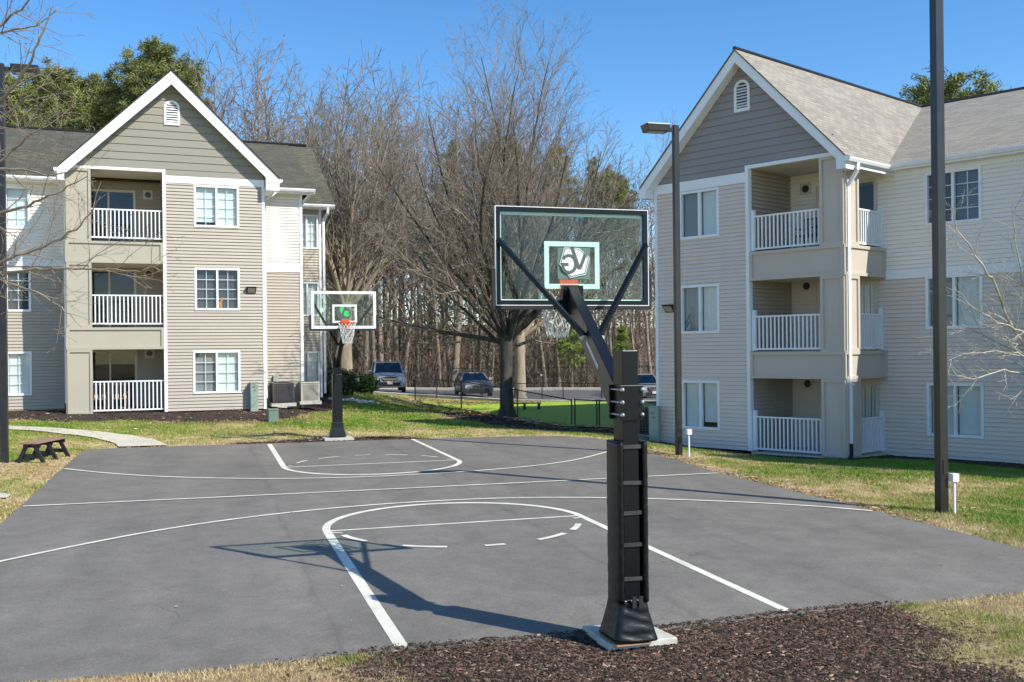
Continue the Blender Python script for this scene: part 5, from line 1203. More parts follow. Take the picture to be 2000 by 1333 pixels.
c = PM(-4.20, -1.15, 0); ac_unit('dark brown air conditioning unit on a slab beside the left building', c[0], c[1], 0.83, 0.80, 0.80, 0.80, M['ac_dark'], 0.08)
c = PM(-5.35, -1.9, 0); ac_unit('weathered beige air conditioning unit, right of the dark one', c[0], c[1], 0.84, 0.72, 0.72, 0.78, M['ac_light'], 0.08)
c = PM(-3.85, -1.85, 0); ac_unit('beige air conditioning unit half hidden behind the dark one', c[0], c[1], 0.86, 0.66, 0.4, 0.78, M['ac_light'], 0.08)
c = PR(-3.95, -0.75, 0); ac_unit('dark lattice-sided air conditioning unit beside the right building corner', c[0], c[1], 0.0, 0.75, 0.75, 0.85, M['ac_dark'], -0.7, True)
for s, lb in ((-3.72,'left small grey meter box on the wall above the air conditioners'), (-4.12,'right small grey meter box with pipe on the wall above the air conditioners')):
    x, y, _ = PM(s, -2.12, 0); r = thing('meter_box', lb, 'meter box', (x, y, 1.75)); mb = MB(); mb.box(x-0.10, x+0.10, y-0.07, y+0.05, 1.62, 1.9); mb.put('box', M['ped_green'], r, bevel=0.01)
    mb = MB(); cyl(mb, (x, y, 0.8), (x, y, 1.62), 0.022, 6); mb.put('pipe', M['bronze'], r)

# ------------------------------------------------------------------ ginger cat at the window, chairs on the balconies
def cat(P, s, n, z):
    x, y, _ = P(s, n, z); r = None
    mb = MB(); prof = [(0,0.0,0.085),(0.0,0.06,0.098),(0.01,0.13,0.088),(0.03,0.20,0.066),(0.055,0.25,0.05),(0.075,0.28,0.052),(0.09,0.315,0.055),(0.10,0.35,0.046),(0.105,0.375,0.02)]
    mb.tube([P(s-a, n, z+b) for a, b, c in prof], [c for a, b, c in prof], 12)
    for q in (-0.03, 0.03): mb.tube([P(s-0.09, n+q, z+0.36), P(s-0.095, n+q*1.25, z+0.41)], [0.02, 0.003], 6)
    mb.tube([P(s-0.13, n, z+0.315), P(s-0.16, n, z+0.305)], [0.03, 0.015], 8)
    for q in (-0.03, 0.03): mb.tube([P(s-0.055, n+q, z+0.17), P(s-0.075, n+q, z+0.03), P(s-0.10, n+q, z+0.012)], [0.026, 0.018, 0.016], 6)
    mb.tube([P(s+0.07, n, z+0.02), P(s+0.13, n+0.04, z+0.02), P(s+0.10, n+0.07, z+0.02)], [0.022, 0.02, 0.012], 6)
    o = mb.put('cat', M['cat'], None, smooth=True); o.location = (x, y, z); o.data.transform(Matrix.Translation((-x, -y, -z)))
    tag(o, 'ginger cat sitting behind the glass of a middle-floor window, looking out', 'cat')
cat(PM, -1.84, -0.092, 4.375)
mb = None
def chair(P, s, n, z, m, label, seatm=None, k=1.0):
    x, y, _ = P(s, n, z); r = thing('patio_chair', label, 'chair', (x, y, z), 'patio chairs on the balconies')
    B = lambda *a: (lambda q: [q.box(*a, P), q][1])(MB())
    for a in (-0.24, 0.22):
        for b in (-0.22, 0.22): B(s+a, s+a+0.03, n+b-0.015, n+b+0.015, z, z+(0.44 if a < 0 or 1 else 0.85)).put('leg', m, r)
    B(s-0.25, s+0.26, n-0.25, n+0.25, z+0.42, z+0.46).put('seat', m, r)
    q = MB()
    for i in range(6): c = s-0.23+0.44*i/5; q.box(c, c+0.03, n-0.27, n-0.25, z+0.46, z+0.95, P)
    q.box(s-0.25, s+0.25, n-0.275, n-0.245, z+0.93, z+0.98, P); q.put('backrest', seatm or m, r)
    for a in (-0.27, 0.23): B(s+a, s+a+0.035, n-0.25, n+0.22, z+0.64, z+0.67).put('armrest', m, r)
chair(PR, 1.05, -1.3, 5.49, M['black_metal'], 'dark patio chair on the top right-hand balcony, left one')
chair(PR, 1.75, -1.1, 5.49, M['black_metal'], 'dark patio chair on the top right-hand balcony, beside the pillar')
wood_m = pm('brown_wicker', (0.22,0.13,0.09), (0.14,0.08,0.05), 9, 0.7); pinkm = pm('pale_cushion', (0.55,0.48,0.46), None, 4, 0.9)
chair(PM, 1.55, -1.2, 0.74, wood_m, 'brown patio chair with pale cushion on the ground floor balcony, nearer the middle', pinkm)
chair(PM, 2.25, -1.2, 0.74, wood_m, 'brown patio chair with pale cushion on the ground floor balcony, by the pillar', pinkm)

# ------------------------------------------------------------------ dog park fence, wood-edge fence
def wiremat():
    m, t, b = nodes('chain_link_wire'); out = t.nodes['Material Output']; uv = N(t, 'ShaderNodeUVMap'); sp = N(t, 'ShaderNodeSeparateXYZ'); t.links.new(uv.outputs[0], sp.inputs[0])
    def mth(op, a, c):
        n = N(t, 'ShaderNodeMath', operation=op)
        for i, q in enumerate((a, c)):
            if q is None: continue
            if isinstance(q, (int, float)): n.inputs[i].default_value = q
            else: t.links.new(q, n.inputs[i])
        return n.outputs[0]
    k = 11.0; a = mth('FRACT', mth('MULTIPLY', mth('ADD', sp.outputs[0], sp.outputs[1]), k), None); c = mth('FRACT', mth('MULTIPLY', mth('SUBTRACT', sp.outputs[0], sp.outputs[1]), k), None)
    w_ = mth('MAXIMUM', mth('LESS_THAN', a, 0.09), mth('LESS_THAN', c, 0.09))
    tr = N(t, 'ShaderNodeBsdfTransparent'); mx = N(t, 'ShaderNodeMixShader'); t.links.new(w_, mx.inputs[0]); t.links.new(tr.outputs[0], mx.inputs[1]); t.links.new(b.outputs[0], mx.inputs[2]); t.links.new(mx.outputs[0], out.inputs[0])
    b.inputs['Base Color'].default_value = (0.015,0.015,0.016,1); return m
M['wire'] = wiremat()
def chainfence(name, label, pts, hs, tops=None, th=0.03):
    r = thing(name, label, 'fence', (pts[0][0], pts[0][1], hs[0][0]))
    rail = MB(); wires = MB()
    for i, (p, (zb_, zt_)) in enumerate(zip(pts, hs)):
        mb = MB(); cyl(mb, (p[0], p[1], zb_-0.1), (p[0], p[1], zt_+0.04), th, 8); mb.put('post', M['black_metal'], r)
    for i in range(len(pts)-1):
        a, b = pts[i], pts[i+1]; za, zb2 = hs[i], hs[i+1]
        mb = MB(); cyl(mb, (a[0], a[1], za[1]), (b[0], b[1], zb2[1]), th*0.75, 6); mb.put('top_rail', M['black_metal'], r)
        L = math.hypot(b[0]-a[0], b[1]-a[1]); mb = MB()
        mb.poly([(a[0],a[1],za[0]),(b[0],b[1],zb2[0]),(b[0],b[1],zb2[1]),(a[0],a[1],za[1])], [(0,0),(L,0),(L,1.1),(0,1.1)]); mb.put('wire_mesh', M['wire'], r)
def fp(u, vb, vt, d): b = at(u, vb, d); t = at(u, vt, d); return (b.x, b.y), (b.z, t.z)
seq = [fp(811,787,738,47), fp(901,800,746,42.5), fp(1011,822,762,37.3), fp(1117,836,782,34.5)]
chainfence('chain_link_fence', 'black chain-link fence sloping past the oak along the near side of the dog park', [s[0] for s in seq], [s[1] for s in seq])
seq = [fp(811,787,738,47), fp(853,785,743,52), fp(942,790,751,54), fp(1000,788,750,55), fp(1059,787,748,55), fp(1100,785,748,55), fp(1175,789,750,54), fp(1290,792,752,52)]
chainfence('chain_link_fence', 'black chain-link fence along the parking lot side of the dog park', [s[0] for s in seq], [s[1] for s in seq])
seq = [fp(1123,837,781,34.4), fp(1166,838,783,33.8), fp(1171,838,783,33.7), fp(1290,842,786,32.2)]
chainfence('chain_link_gate', 'black chain-link gates of the dog park left of the padded pole', [s[0] for s in seq], [s[1] for s in seq])
def picket(label, u0, u1, d0, d1, zt):
    a = at(u0, 760, d0); b = at(u1, 760, d1); L = math.hypot(b.x-a.x, b.y-a.y); n = int(L/2.4); r = thing('steel_fence', label, 'fence', (a.x, a.y, -0.3))
    f = lambda t: (a.x+(b.x-a.x)*t, a.y+(b.y-a.y)*t)
    for i in range(n+1):
        x, y = f(i/n); g = h1(x, y); mb = MB(); mb.box(x-0.035, x+0.035, y-0.035, y+0.035, g-0.1, g+zt+0.08); mb.put('post', M['black_metal'], r)
    pk = MB(); m_ = int(L/0.14)
    for i in range(m_):
        x, y = f((i+0.5)/m_); pk.box(x-0.009, x+0.009, y-0.009, y+0.009, -0.35, -0.3+zt-0.05)
    for z in (0.0, zt-0.35): A_ = f(0); B_ = f(1); pk.bar((A_[0],A_[1],z-0.1), (B_[0],B_[1],z-0.1), 0.03, 0.035)
    pk.put('picket_panel', M['black_metal'], r)
picket('black steel picket fence at the edge of the wood behind the parking lot', 560, 1400, 72, 70, 1.95)
# drain inlet at the kerb
c = at(1105, 768, 66.3); r = thing('drain_inlet', 'rusty brown drain inlet hood set in the far kerb', 'drain', (c.x, c.y, c.z))
R = Matrix.Rotation(-YAW, 3, 'Z'); Q = lambda a, b, z: Vector((c.x, c.y, c.z))+R@Vector((a, b, z))
mb = MB(); mb.box(-0.75, 0.75, -0.12, 0.35, -0.05, 0.20, Q); mb.put('hood', pm('rust', (0.16,0.09,0.06), (0.10,0.06,0.04), 8, 0.8), r, bevel=0.03)
mb = MB(); mb.box(-0.62, 0.62, -0.135, -0.121, 0.02, 0.12, Q); mb.put('slot', M['dark'], r)

# ------------------------------------------------------------------ vehicles
def car(name, label, cat_, pos, z, heading, paint, kind, s=1.0):
    R = Matrix.Rotation(heading, 3, 'Z'); O = Vector((pos[0], pos[1], z)); Q = lambda a, b, c: O+R@Vector((a*s, b*s, c*s))   # a right, b back from the nose, c up
    r = thing(name, label, cat_, tuple(O), 'cars in the parking lot')
    if kind == 'suv': L, W, belt, roof, hood, zc = 4.8, 0.98, 1.18, 1.83, 1.12, 0.30; cab = (1.25, 1.95, 4.3, 4.72); rw = 0.72
    else: L, W, belt, roof, hood, zc = 4.85, 0.93, 0.98, 1.46, 0.90, 0.20; cab = (1.35, 2.15, 3.6, 4.3); rw = 0.62
    body = MB(); rings = []
    st = [(0.0, 0.80, 0.42, 0.66), (0.06, 0.92, 0.34, hood-0.24), (0.22, 0.98, zc, hood-0.10), (0.6, 1.0, zc, hood-0.02), (cab[0], 1.0, zc, hood+0.04), (cab[0]+0.15, 1.0, zc, belt), (3.4, 1.0, zc, belt+0.02), (L-0.25, 0.97, zc, belt-0.02), (L-0.04, 0.90, zc+0.1, belt-0.15), (L, 0.82, 0.45, 0.8)]
    for (b, k, zl_, zt_) in st:
        hw = W*k; m_ = (zl_+zt_)/2
        prof = [(-hw*0.90,zl_),(-hw,zl_+0.12),(-hw*1.0,m_+0.05),(-hw*0.965,zt_-0.10),(-hw*0.86,zt_),(-hw*0.4,zt_+0.025),(hw*0.4,zt_+0.025),(hw*0.86,zt_),(hw*0.965,zt_-0.10),(hw,m_+0.05),(hw,zl_+0.12),(hw*0.90,zl_)]
        rings.append([Q(a, b, c) for a, c in prof])
    body.loft(rings); bd = body.put('body', paint, r, smooth=True); 
    m = bd.modifiers.new('e', 'EDGE_SPLIT'); m.split_angle = math.radians(38)
    g = MB(); c0, c1, c2, c3 = cab; bw = W*0.88
    base = [(-bw,c0,belt-0.02),(bw,c0,belt-0.02),(bw,c3,belt-0.02),(-bw,c3,belt-0.02)]; top = [(-rw,c1,roof-0.06),(rw,c1,roof-0.06),(rw,c2,roof-0.06),(-rw,c2,roof-0.06)]
    g.hexa([Q(*q) for q in base+top]); g.put('windows', M['car_glass'], r)
    mb = MB(); mb.box(-bw*0.9, bw*0.9, c0+0.5, c3-0.3, belt-0.1, belt+0.12, Q)
    for a in (-0.4, 0.4): mb.box(a-0.22, a+0.22, c1+0.5, c1+0.62, belt, belt+0.42, Q)
    mb.put('interior', M['dark'], r)
    mb = MB(); mb.loft([[Q(a, b, z_) for a, b in ((-rw-0.03,c1-0.04),(rw+0.03,c1-0.04),(rw+0.03,c2+0.05),(-rw-0.03,c2+0.05))] for z_ in (roof-0.065, roof-0.03)]+[[Q(a, b, roof) for a, b in ((-rw+0.06,c1+0.15),(rw-0.06,c1+0.15),(rw-0.06,c2-0.15),(-rw+0.06,c2-0.15))]])
    for sg in (-1, 1):
        mb.bar(Q(sg*(bw+0.005),c0,belt-0.02), Q(sg*(rw+0.01),c1,roof-0.05), 0.07*s); mb.bar(Q(sg*(bw+0.01),(c1+c2)/2,belt-0.02), Q(sg*(rw+0.01),(c1+c2)/2,roof-0.05), 0.07*s); mb.bar(Q(sg*(bw+0.005),c3,belt-0.02), Q(sg*(rw+0.01),c2,roof-0.05), 0.10*s)
    mb.put('roof', paint, r)
    for b in (0.95, L-0.95):
        for sg in (-1, 1):
            x_ = sg*(W-0.10); mb = MB(); rad = 0.37 if kind == 'suv' else 0.33
            mb.tube([Q(x_-sg*0.12,b,rad), Q(x_+sg*0.105,b,rad)], rad*s, 20); wh = mb.put('wheel', M['rubber'], r)
            mb = MB(); mb.tube([Q(x_+sg*0.106,b,rad), Q(x_+sg*0.115,b,rad)], rad*0.62*s, 16); mb.put('rim', M['chrome'], wh)
    zg = hood-0.30
    mb = MB()
    if kind == 'suv':
        mb.hexa([Q(-0.36,-0.03,zg-0.12),Q(0.36,-0.03,zg-0.12),Q(0.36,0.05,zg-0.12),Q(-0.36,0.05,zg-0.12),Q(-0.50,-0.01,zg+0.13),Q(0.50,-0.01,zg+0.13),Q(0.50,0.08,zg+0.13),Q(-0.50,0.08,zg+0.13)]); gr_ = mb.put('grille', M['dark'], r)
        mb = MB()
        for pts in ([(-0.46,zg+0.10),(-0.36,zg-0.02),(0.36,zg-0.02),(0.46,zg+0.10)], [(-0.42,zg+0.12),(-0.33,zg+0.02),(0.33,zg+0.02),(0.42,zg+0.12)], [(-0.36,zg-0.11),(0.36,zg-0.11)]):
            for i in range(len(pts)-1): mb.bar(Q(pts[i][0],-0.045,pts[i][1]), Q(pts[i+1][0],-0.045,pts[i+1][1]), 0.03*s)
        mb.tube([Q(0,-0.06,zg+0.0), Q(0,-0.045,zg+0.0)], 0.06*s, 10); mb.put('chrome_bar', M['chrome'], gr_)
    else:
        for sg in (-1, 1): mb.box(min(sg*0.03, sg*0.33), max(sg*0.03, sg*0.33), -0.03, 0.05, zg-0.08, zg+0.10, Q)
        gr_ = mb.put('grille', M['dark'], r); mb = MB()
        for sg in (-1, 1):
            e = [(sg*0.02,zg-0.09),(sg*0.34,zg-0.07),(sg*0.34,zg+0.10),(sg*0.03,zg+0.12)]
            for i in range(4): mb.bar(Q(e[i][0],-0.04,e[i][1]), Q(e[(i+1) % 4][0],-0.04,e[(i+1) % 4][1]), 0.028*s)
        mb.put('chrome_bar', M['chrome'], gr_)
    for sg in (-1, 1):
        mb = MB(); a, b2 = sorted((sg*0.50, sg*0.84)); mb.hexa([Q(a,0.02,zg-0.06),Q(b2,0.02+0.12*0,zg-0.06),Q(b2,0.2,zg-0.06),Q(a,0.2,zg-0.06),Q(a,0.02,zg+0.13),Q(b2,0.02,zg+0.13),Q(b2,0.3,zg+0.13),Q(a,0.3,zg+0.13)])
        hl = mb.put('headlight', M['lamp_glass'], r)
        mb = MB(); a, b2 = sorted((sg*(W+0.0), sg*(W+0.20))); mb.box(a, b2, c0+0.42, c0+0.56, belt-0.02, belt+0.16, Q); mb.put('mirror', M['mirror_white'] if sg > 0 else paint, r, bevel=0.03)
    mb = MB(); mb.box(-0.62, 0.62, -0.035, 0.1, zc+0.10, zc+0.32, Q); bu = mb.put('lower_bumper', M['rubber'], r, bevel=0.02)
    if kind == 'suv':
        mb = MB(); mb.box(-0.155, 0.155, -0.055, -0.036, 0.52, 0.69, Q); pl = mb.put('number_plate', M['plate'], r)
    return r
M['lamp_glass'] = pm('headlamp_glass', (0.62,0.66,0.68), (0.42,0.46,0.48), 12, 0.15, spec=0.8)
M['mirror_white'] = pm('sunlit_mirror_shell', (0.75,0.76,0.76), None, 5, 0.4)
M['plate'] = pm('pink_white_plate', (0.82,0.78,0.78), (0.78,0.30,0.42), 5, 0.5)
M['suv_paint'] = pm('steel_blue_grey_paint', (0.30,0.34,0.38), (0.27,0.31,0.35), 2, 0.35, metal=0.1, coat=0.5)
M['car_paint'] = pm('graphite_paint', (0.21,0.21,0.215), (0.19,0.19,0.20), 2, 0.32, metal=0.1, coat=0.5)
M['car_paint2'] = pm('silver_grey_paint', (0.24,0.25,0.26), (0.22,0.23,0.24), 2, 0.3, metal=0.1, coat=0.6)
def lotz(x, y): return h1(x, y)+0.11
c = at(762, 770, 58.0); car('parked_suv', 'blue-grey SUV facing us in the parking lot, next to the green hedge', 'car', (c.x, c.y), lotz(c.x, c.y), -YAW+0.16, M['suv_paint'], 'suv', 1.0)
c = at(936, 776, 57.0); car('parked_car', 'dark grey sedan facing us in the parking lot, left of the oak trunk', 'car', (c.x, c.y), c.z+0.0, -YAW+0.17, M['car_paint'], 'sedan', 0.96)
c = at(1278, 784, 55.0); car('parked_car', 'grey car mostly hidden behind the padded pole and the right building', 'car', (c.x, c.y), c.z, -YAW+0.22, M['car_paint2'], 'suv', 0.82)

# red and white butterfly ornament on a stake in the hedge, pile of pale stones
c = at(692, 742, 45.5); r = thing('garden_ornament', 'red and white butterfly ornament on a stake beside the hedge', 'ornament', (c.x, c.y, c.z-0.5))
R = Matrix.Rotation(-YAW, 3, 'Z'); Q = lambda a, b, z: Vector((c.x, c.y, c.z))+R@Vector((a, b, z))
mb = MB(); mb.tube([Q(0,0.03,-0.9), Q(0,0.03,0.0)], 0.012, 6); mb.put('stake', M['white'], r)
for pts, m_ in (([(0.0,0.0),(-0.16,0.06),(-0.20,0.30),(-0.08,0.24)], 'red'), ([(0.0,0.0),(0.24,0.10),(0.22,-0.10)], 'white'), ([(0.0,0.0),(-0.22,-0.02),(-0.2,0.08)], 'white'), ([(0.0,0.0),(-0.14,-0.16),(0.02,-0.20),(0.12,-0.14)], 'red'), ([(0.0,0.0),(0.16,0.02),(0.10,0.13),(-0.02,0.12)], 'red')):
    mb = MB(); mb.loft([[Q(a, 0, b) for a, b in pts], [Q(a, -0.012, b) for a, b in pts]]); mb.put('wing', M[m_], r)
rr = random.Random(12); sb = MB()
stone_m = pm('white_stone', (0.62,0.60,0.56), (0.40,0.38,0.35), 8, 0.9)
def stonepile(u, v, d, n, sx, label):
    c = at(u, v, d); g = h1(c.x, c.y); mb = MB()
    for i in range(n):
        x = c.x+rr.gauss(0, sx); y = c.y+rr.gauss(0, sx*0.5); z = h1(x, y)+0.03; q = rr.uniform(0.05, 0.13)
        mb.loft([[(x+q*k*math.cos(a)*rr.uniform(.7,1.2), y+q*k*math.sin(a)*rr.uniform(.7,1.2), z+q*h_) for a in np.linspace(0, 2*PI, 7)[:-1]] for k, h_ in ((0.7,-0.4),(1.0,0.0),(0.5,0.5))])
    tag(mb.put('pale_stones', stone_m), label, 'stones', kind='stuff')
stonepile(690, 780, 42, 60, 0.45, 'loose pale stones lying at the edge of the bed behind the far hoop')

# ------------------------------------------------------------------ trees
def perp(d, a):
    u = np.cross(d, [0, 0, 1.0]) if abs(d[2]) < 0.95 else np.cross(d, [0, 1.0, 0]); u /= np.linalg.norm(u); w_ = np.cross(d, u)
    return u*math.cos(a)+w_*math.sin(a)
def grow(rng, out, p, d, L, r, lev, pr, seglen=None):
    lv = pr[lev]; n = max(3, int(L/lv['seg'])); pts = [np.array(p, float)]; rad = [r]; d = np.array(d, float)/np.linalg.norm(d); dirs = [d.copy()]
    wig = lv['wig']; trop = lv['trop']; J = rng.normal(0, wig, (n, 3))
    for i in range(n):
        d = d+J[i]; d[2] += trop; d /= math.sqrt(d[0]*d[0]+d[1]*d[1]+d[2]*d[2]); pts.append(pts[-1]+d*(L/n)); dirs.append(d.copy()); rad.append(r*(1-(1-lv['tip'])*((i+1)/n)**0.9))
    out[lev].append((np.array(pts), np.array(rad)))
    if lev+1 < len(pr) and lv['kids'] > 0:
        k = lv['kids'] if lv['kids'] >= 8 else int(lv['kids']+rng.rand()*0.99)
        k = max(1, int(k*min(1.3, max(0.35, L/lv['ref']))))
        az = rng.rand()*6.28
        for j in range(k):
            t = lv['start']+(1-lv['start'])*(j+rng.rand())/k; f = t*n; i = min(n-1, int(f)); q = pts[i]*(1-(f-i))+pts[i+1]*(f-i); dd = dirs[i+1]
            az += 2.4+rng.normal(0, 0.4); a = math.radians(rng.normal(lv['ang'], lv['angv'])); c = dd*math.cos(a)+perp(dd, az)*math.sin(a)
            Lk = L*lv['ratio']*(1-lv['fall']*t)*rng.uniform(0.7, 1.2); rk = min(rad[i]*0.72, r*lv['rr'])*rng.uniform(0.75, 1.0)
            grow(rng, out, q, c, Lk, rk, lev+1, pr)
def tubes(lst, sides, minr):
    V = []; F = []; k = 0; ang = np.arange(sides)*2*PI/sides; ca, sa = np.cos(ang), np.sin(ang)
    for P, R in lst:
        n = len(P); D = np.empty_like(P); D[1:-1] = P[2:]-P[:-2]; D[0] = P[1]-P[0]; D[-1] = P[-1]-P[-2]; D /= np.sqrt((D**2).sum(1, keepdims=True))+1e-12
        ref = np.array([0.0, 0, 1]) if abs(D[0][2]) < 0.9 else np.array([1.0, 0, 0])
        U = np.cross(D, ref); U /= np.sqrt((U**2).sum(1, keepdims=True))+1e-9; W_ = np.cross(D, U); R = np.maximum(R, minr)
        V.append((P[:, None]+(U[:, None]*ca[None, :, None]+W_[:, None]*sa[None, :, None])*R[:, None, None]).reshape(-1, 3))
        I = k+np.arange(n*sides).reshape(n, sides); J = np.roll(I, -1, 1)
        F.append(np.stack([I[:-1], J[:-1], J[1:], I[1:]], -1).reshape(-1, 4)); k += n*sides
    return np.concatenate(V), np.concatenate(F)
def treemesh(name, seed, pr, base=(0,0,0), d0=(0,0,1), L=None, r=None, minr=0.006, split=2, flare=0.0):
    rng = np.random.RandomState(seed); out = [[] for _ in pr]; grow(rng, out, base, d0, L, r, 0, pr)
    if flare: P, R = out[0][0]; R[0] *= 1+flare; R[1] *= 1+flare*0.25
    a = []; b = []; k = 0
    V = []; F = []
    for lev in range(split):
        if out[lev]: v, f = tubes(out[lev], 8 if lev == 0 else 6, minr); V.append(v); F.append(f+k); k += len(v)
    tm = npmesh(name+'_trunk', np.concatenate(V), np.concatenate(F), smooth=True)
    V = []; F = []; k = 0
    for lev in range(split, len(pr)):
        if out[lev]: v, f = tubes(out[lev], 4 if lev < len(pr)-1 else 3, minr*(1 if lev < len(pr)-1 else 0.8)); V.append(v); F.append(f+k); k += len(v)
    cm_ = npmesh(name+'_crown', np.concatenate(V), np.concatenate(F)); return tm, cm_, out
def lev(seg, wig, trop, tip, kids, ref, start, ang, angv, ratio, fall, rr): return dict(seg=seg, wig=wig, trop=trop, tip=tip, kids=kids, ref=ref, start=start, ang=ang, angv=angv, ratio=ratio, fall=fall, rr=rr)
def place(name, label, cat, meshes, mats, loc, rot=0, s=1.0, group=None, sz=None, parts_=('trunk', 'crown'), tilt=(0, 0)):
    r = thing(name, label, cat, loc, group); r.rotation_euler = (tilt[0], tilt[1], rot); r.scale = (s, s, sz or s)
    for nm, me, m in zip(parts_, meshes, mats):
        if me is None: continue
        o = bpy.data.objects.new(nm, me); C.objects.link(o); o.parent = r
        if len(me.materials) == 0: me.materials.append(m)
    return r

# the big bare oak in front: short trunk, limbs fanning from one fork
def fan(name, seed, th, tr, nl, L, spread, minr, dens=1.0, low=0.25, topr=0.5):
    rng = np.random.RandomState(seed)
    pr = [lev(0.5,0.02,0,0.85,0,1,0,0,0,0,0,0),
          lev(0.5,0.055,0.03,0.16,13*dens,7,0.18,30,9,0.44,0.45,0.42),
          lev(0.3,0.075,0.05,0.22,8*dens,2.6,0.15,33,11,0.42,0.35,0.5),
          lev(0.2,0.09,0.045,0.35,6*dens,1.1,0.15,35,11,0.5,0.3,0.6),
          lev(0.14,0.12,0.02,0.5,0,1,0,0,0,0,0,0)]
    out = [[] for _ in pr]; P = np.array([[0,0,-0.15],[0,0,0.12],[0.01,0,0.45],[0.0,0.02,th*0.5],[0.02,0,th*0.85],[0.02,0,th+0.25]]); R = np.array([2.1,1.55,1.12,0.98,0.96,1.05])*tr
    out[0].append((P, R))
    for j in range(nl):
        az = j*2.4+rng.rand()*0.5; t = j/(nl-1)
        inc = math.radians(spread*(1-0.86*t**0.85)+rng.normal(0, 3)); d = np.array([math.sin(inc)*math.cos(az), math.sin(inc)*math.sin(az), math.cos(inc)])
        p0 = np.array([0.02, 0, th+rng.uniform(-0.35, 0.15)])
        grow(rng, out, p0, d, L*(0.62+0.38*t)*rng.uniform(0.86, 1.05), tr*rng.uniform(0.30, 0.46), 1, pr)
    V = []; F = []; k = 0
    for l in (0, 1): v, f = tubes(out[l], 12 if l == 0 else 7, minr); V.append(v); F.append(f+k); k += len(v)
    tm = npmesh(name+'_trunk', np.concatenate(V), np.concatenate(F), smooth=True)
    V = []; F = []; k = 0
    for l in (2, 3, 4): v, f = tubes(out[l], 4 if l == 2 else 3, minr*(1 if l < 4 else 0.75)); V.append(v); F.append(f+k); k += len(v)
    return tm, npmesh(name+'_crown', np.concatenate(V), np.concatenate(F)), out
oak = fan('oak', 21, 3.0, 0.25, 26, 11.2, 70, 0.0065, 1.08)
c = at(990, 818, 38); place('oak_tree', 'large bare oak with dark trunk and fanning crown by the dog park fence', 'tree', oak[:2], [M['bark_oak_shaded'], M['bark']], (c.x, c.y, c.z), 0.4)
fan2 = fan('maple', 5, 4.3, 0.36, 19, 11.0, 54, 0.008, 1.0)
c = at(675, 768, 50); place('maple_tree', 'bare many-limbed tree with a thick tan trunk behind the far hoop', 'tree', fan2[:2], [M['bark_tan'], M['bark_dark']], (c.x, c.y, h1(c.x, c.y)), 1.0)
c = at(1016, 772, 56); place('maple_tree', 'bare tree with thick tan trunk just behind the big oak', 'tree', fan2[:2], [M['bark_tan'], M['bark_dark']], (c.x, c.y, -0.2), 3.3, 0.88)

# wood trees
def forest(seed, H, r, hi=0.35):
    pr = [lev(0.9,0.018,0.006,0.12,24,18,hi,44,12,0.30,0.45,0.34), lev(0.45,0.07,0.05,0.2,8,4,0.15,40,12,0.42,0.4,0.5), lev(0.28,0.10,0.04,0.3,4,1.8,0.15,40,14,0.48,0.3,0.6), lev(0.2,0.12,0.02,0.5,0,1,0,0,0,0,0,0)]
    return treemesh('wood%d' % seed, seed, pr, L=H, r=r, minr=0.013, split=1, flare=0.35)[:2]
FT = [forest(s, 18, r, hi) for s, r, hi in ((1,0.20,0.35),(2,0.16,0.30),(3,0.24,0.42),(4,0.14,0.25),(5,0.19,0.38),(6,0.13,0.20),(7,0.22,0.3))]
for i, (a, b) in enumerate(FT):
    a.materials.append(M['bark_dark'] if i % 3 else M['bark']); b.materials.append(M['twig'] if i % 2 else M['bark_dark'])
rng = np.random.RandomState(77)
topy = [(-200,170),(0,170),(200,190),(390,110),(480,85),(540,170),(640,150),(700,150),(780,165),(850,220),(1000,250),(1100,285),(1200,330),(1280,350),(1500,400),(2200,400)]
def ty(u): return float(np.interp(u, [a for a, b in topy], [b for a, b in topy]))
nwood = 0
def woodtree(u, d, label, grp, s_h=1.0, k=None, name='bare_tree'):
    global nwood
    c = at(u, 760, d); g = h1(c.x, c.y)
    if grp == GW:
        reg = 'behind the left building roof end' if u < 600 else 'behind the far hoop' if u < 720 else 'behind the parked SUV' if u < 820 else 'behind the dark sedan' if u < 960 else 'behind the oak trunk' if u < 1100 else 'behind the near hoop arm' if u < 1270 else 'beyond the right building corner'
        label = ('bare tree in the front row of the wood ' if d < 80 else 'bare tree in the middle depth of the wood ' if d < 96 else 'bare tree deep in the wood ')+reg
    H = (CAM[2]+(684-ty(u))*min(d, 95)/FPX-g)*s_h; k = rng.randint(len(FT)) if k is None else k
    s = H/18.0; place(name, label, 'tree', FT[k], [None, None], (c.x, c.y, g-0.1), rng.rand()*6.28, s*rng.uniform(0.8, 1.35), grp, sz=s, tilt=(rng.normal(0, 0.035), rng.normal(0, 0.035))); nwood += 1
GW = 'bare trees of the wood behind the parking lot'
LW = 'slender bare grey-brown tree in the dense wood behind the parking lot'
for i in range(40): u = 520+(1330-520)*(i+rng.rand())/40; woodtree(u, rng.uniform(71.5, 80), LW, GW, rng.uniform(0.5, 1.0))
for i in range(48): u = 480+(1360-480)*(i+rng.rand())/48; woodtree(u, rng.uniform(80, 95), LW, GW, rng.uniform(0.72, 1.0))
for i in range(84): u = 300+(1420-300)*(i+rng.rand())/84; woodtree(u, rng.uniform(96, 150), LW, GW, rng.uniform(0.6, 0.95), rng.choice([1, 3, 5, 0]))
GL = 'bare trees behind the left building'
for i in range(30): u = -180+(600+180)*(i+rng.rand())/30; woodtree(u, rng.uniform(66, 84), 'bare grey tree rising behind the roof of the left building', GL, rng.uniform(0.70, 0.95))
woodtree(412, 74, 'tall pale bare tree right of the left building gable peak', None, 0.97, 2); woodtree(487, 76, 'tallest pale bare tree showing above the roof ridge of the left building', None, 1.0, 6)
woodtree(1955, 66, 'bare treetop beside the pine above the right roof', None, 1.22, 5)

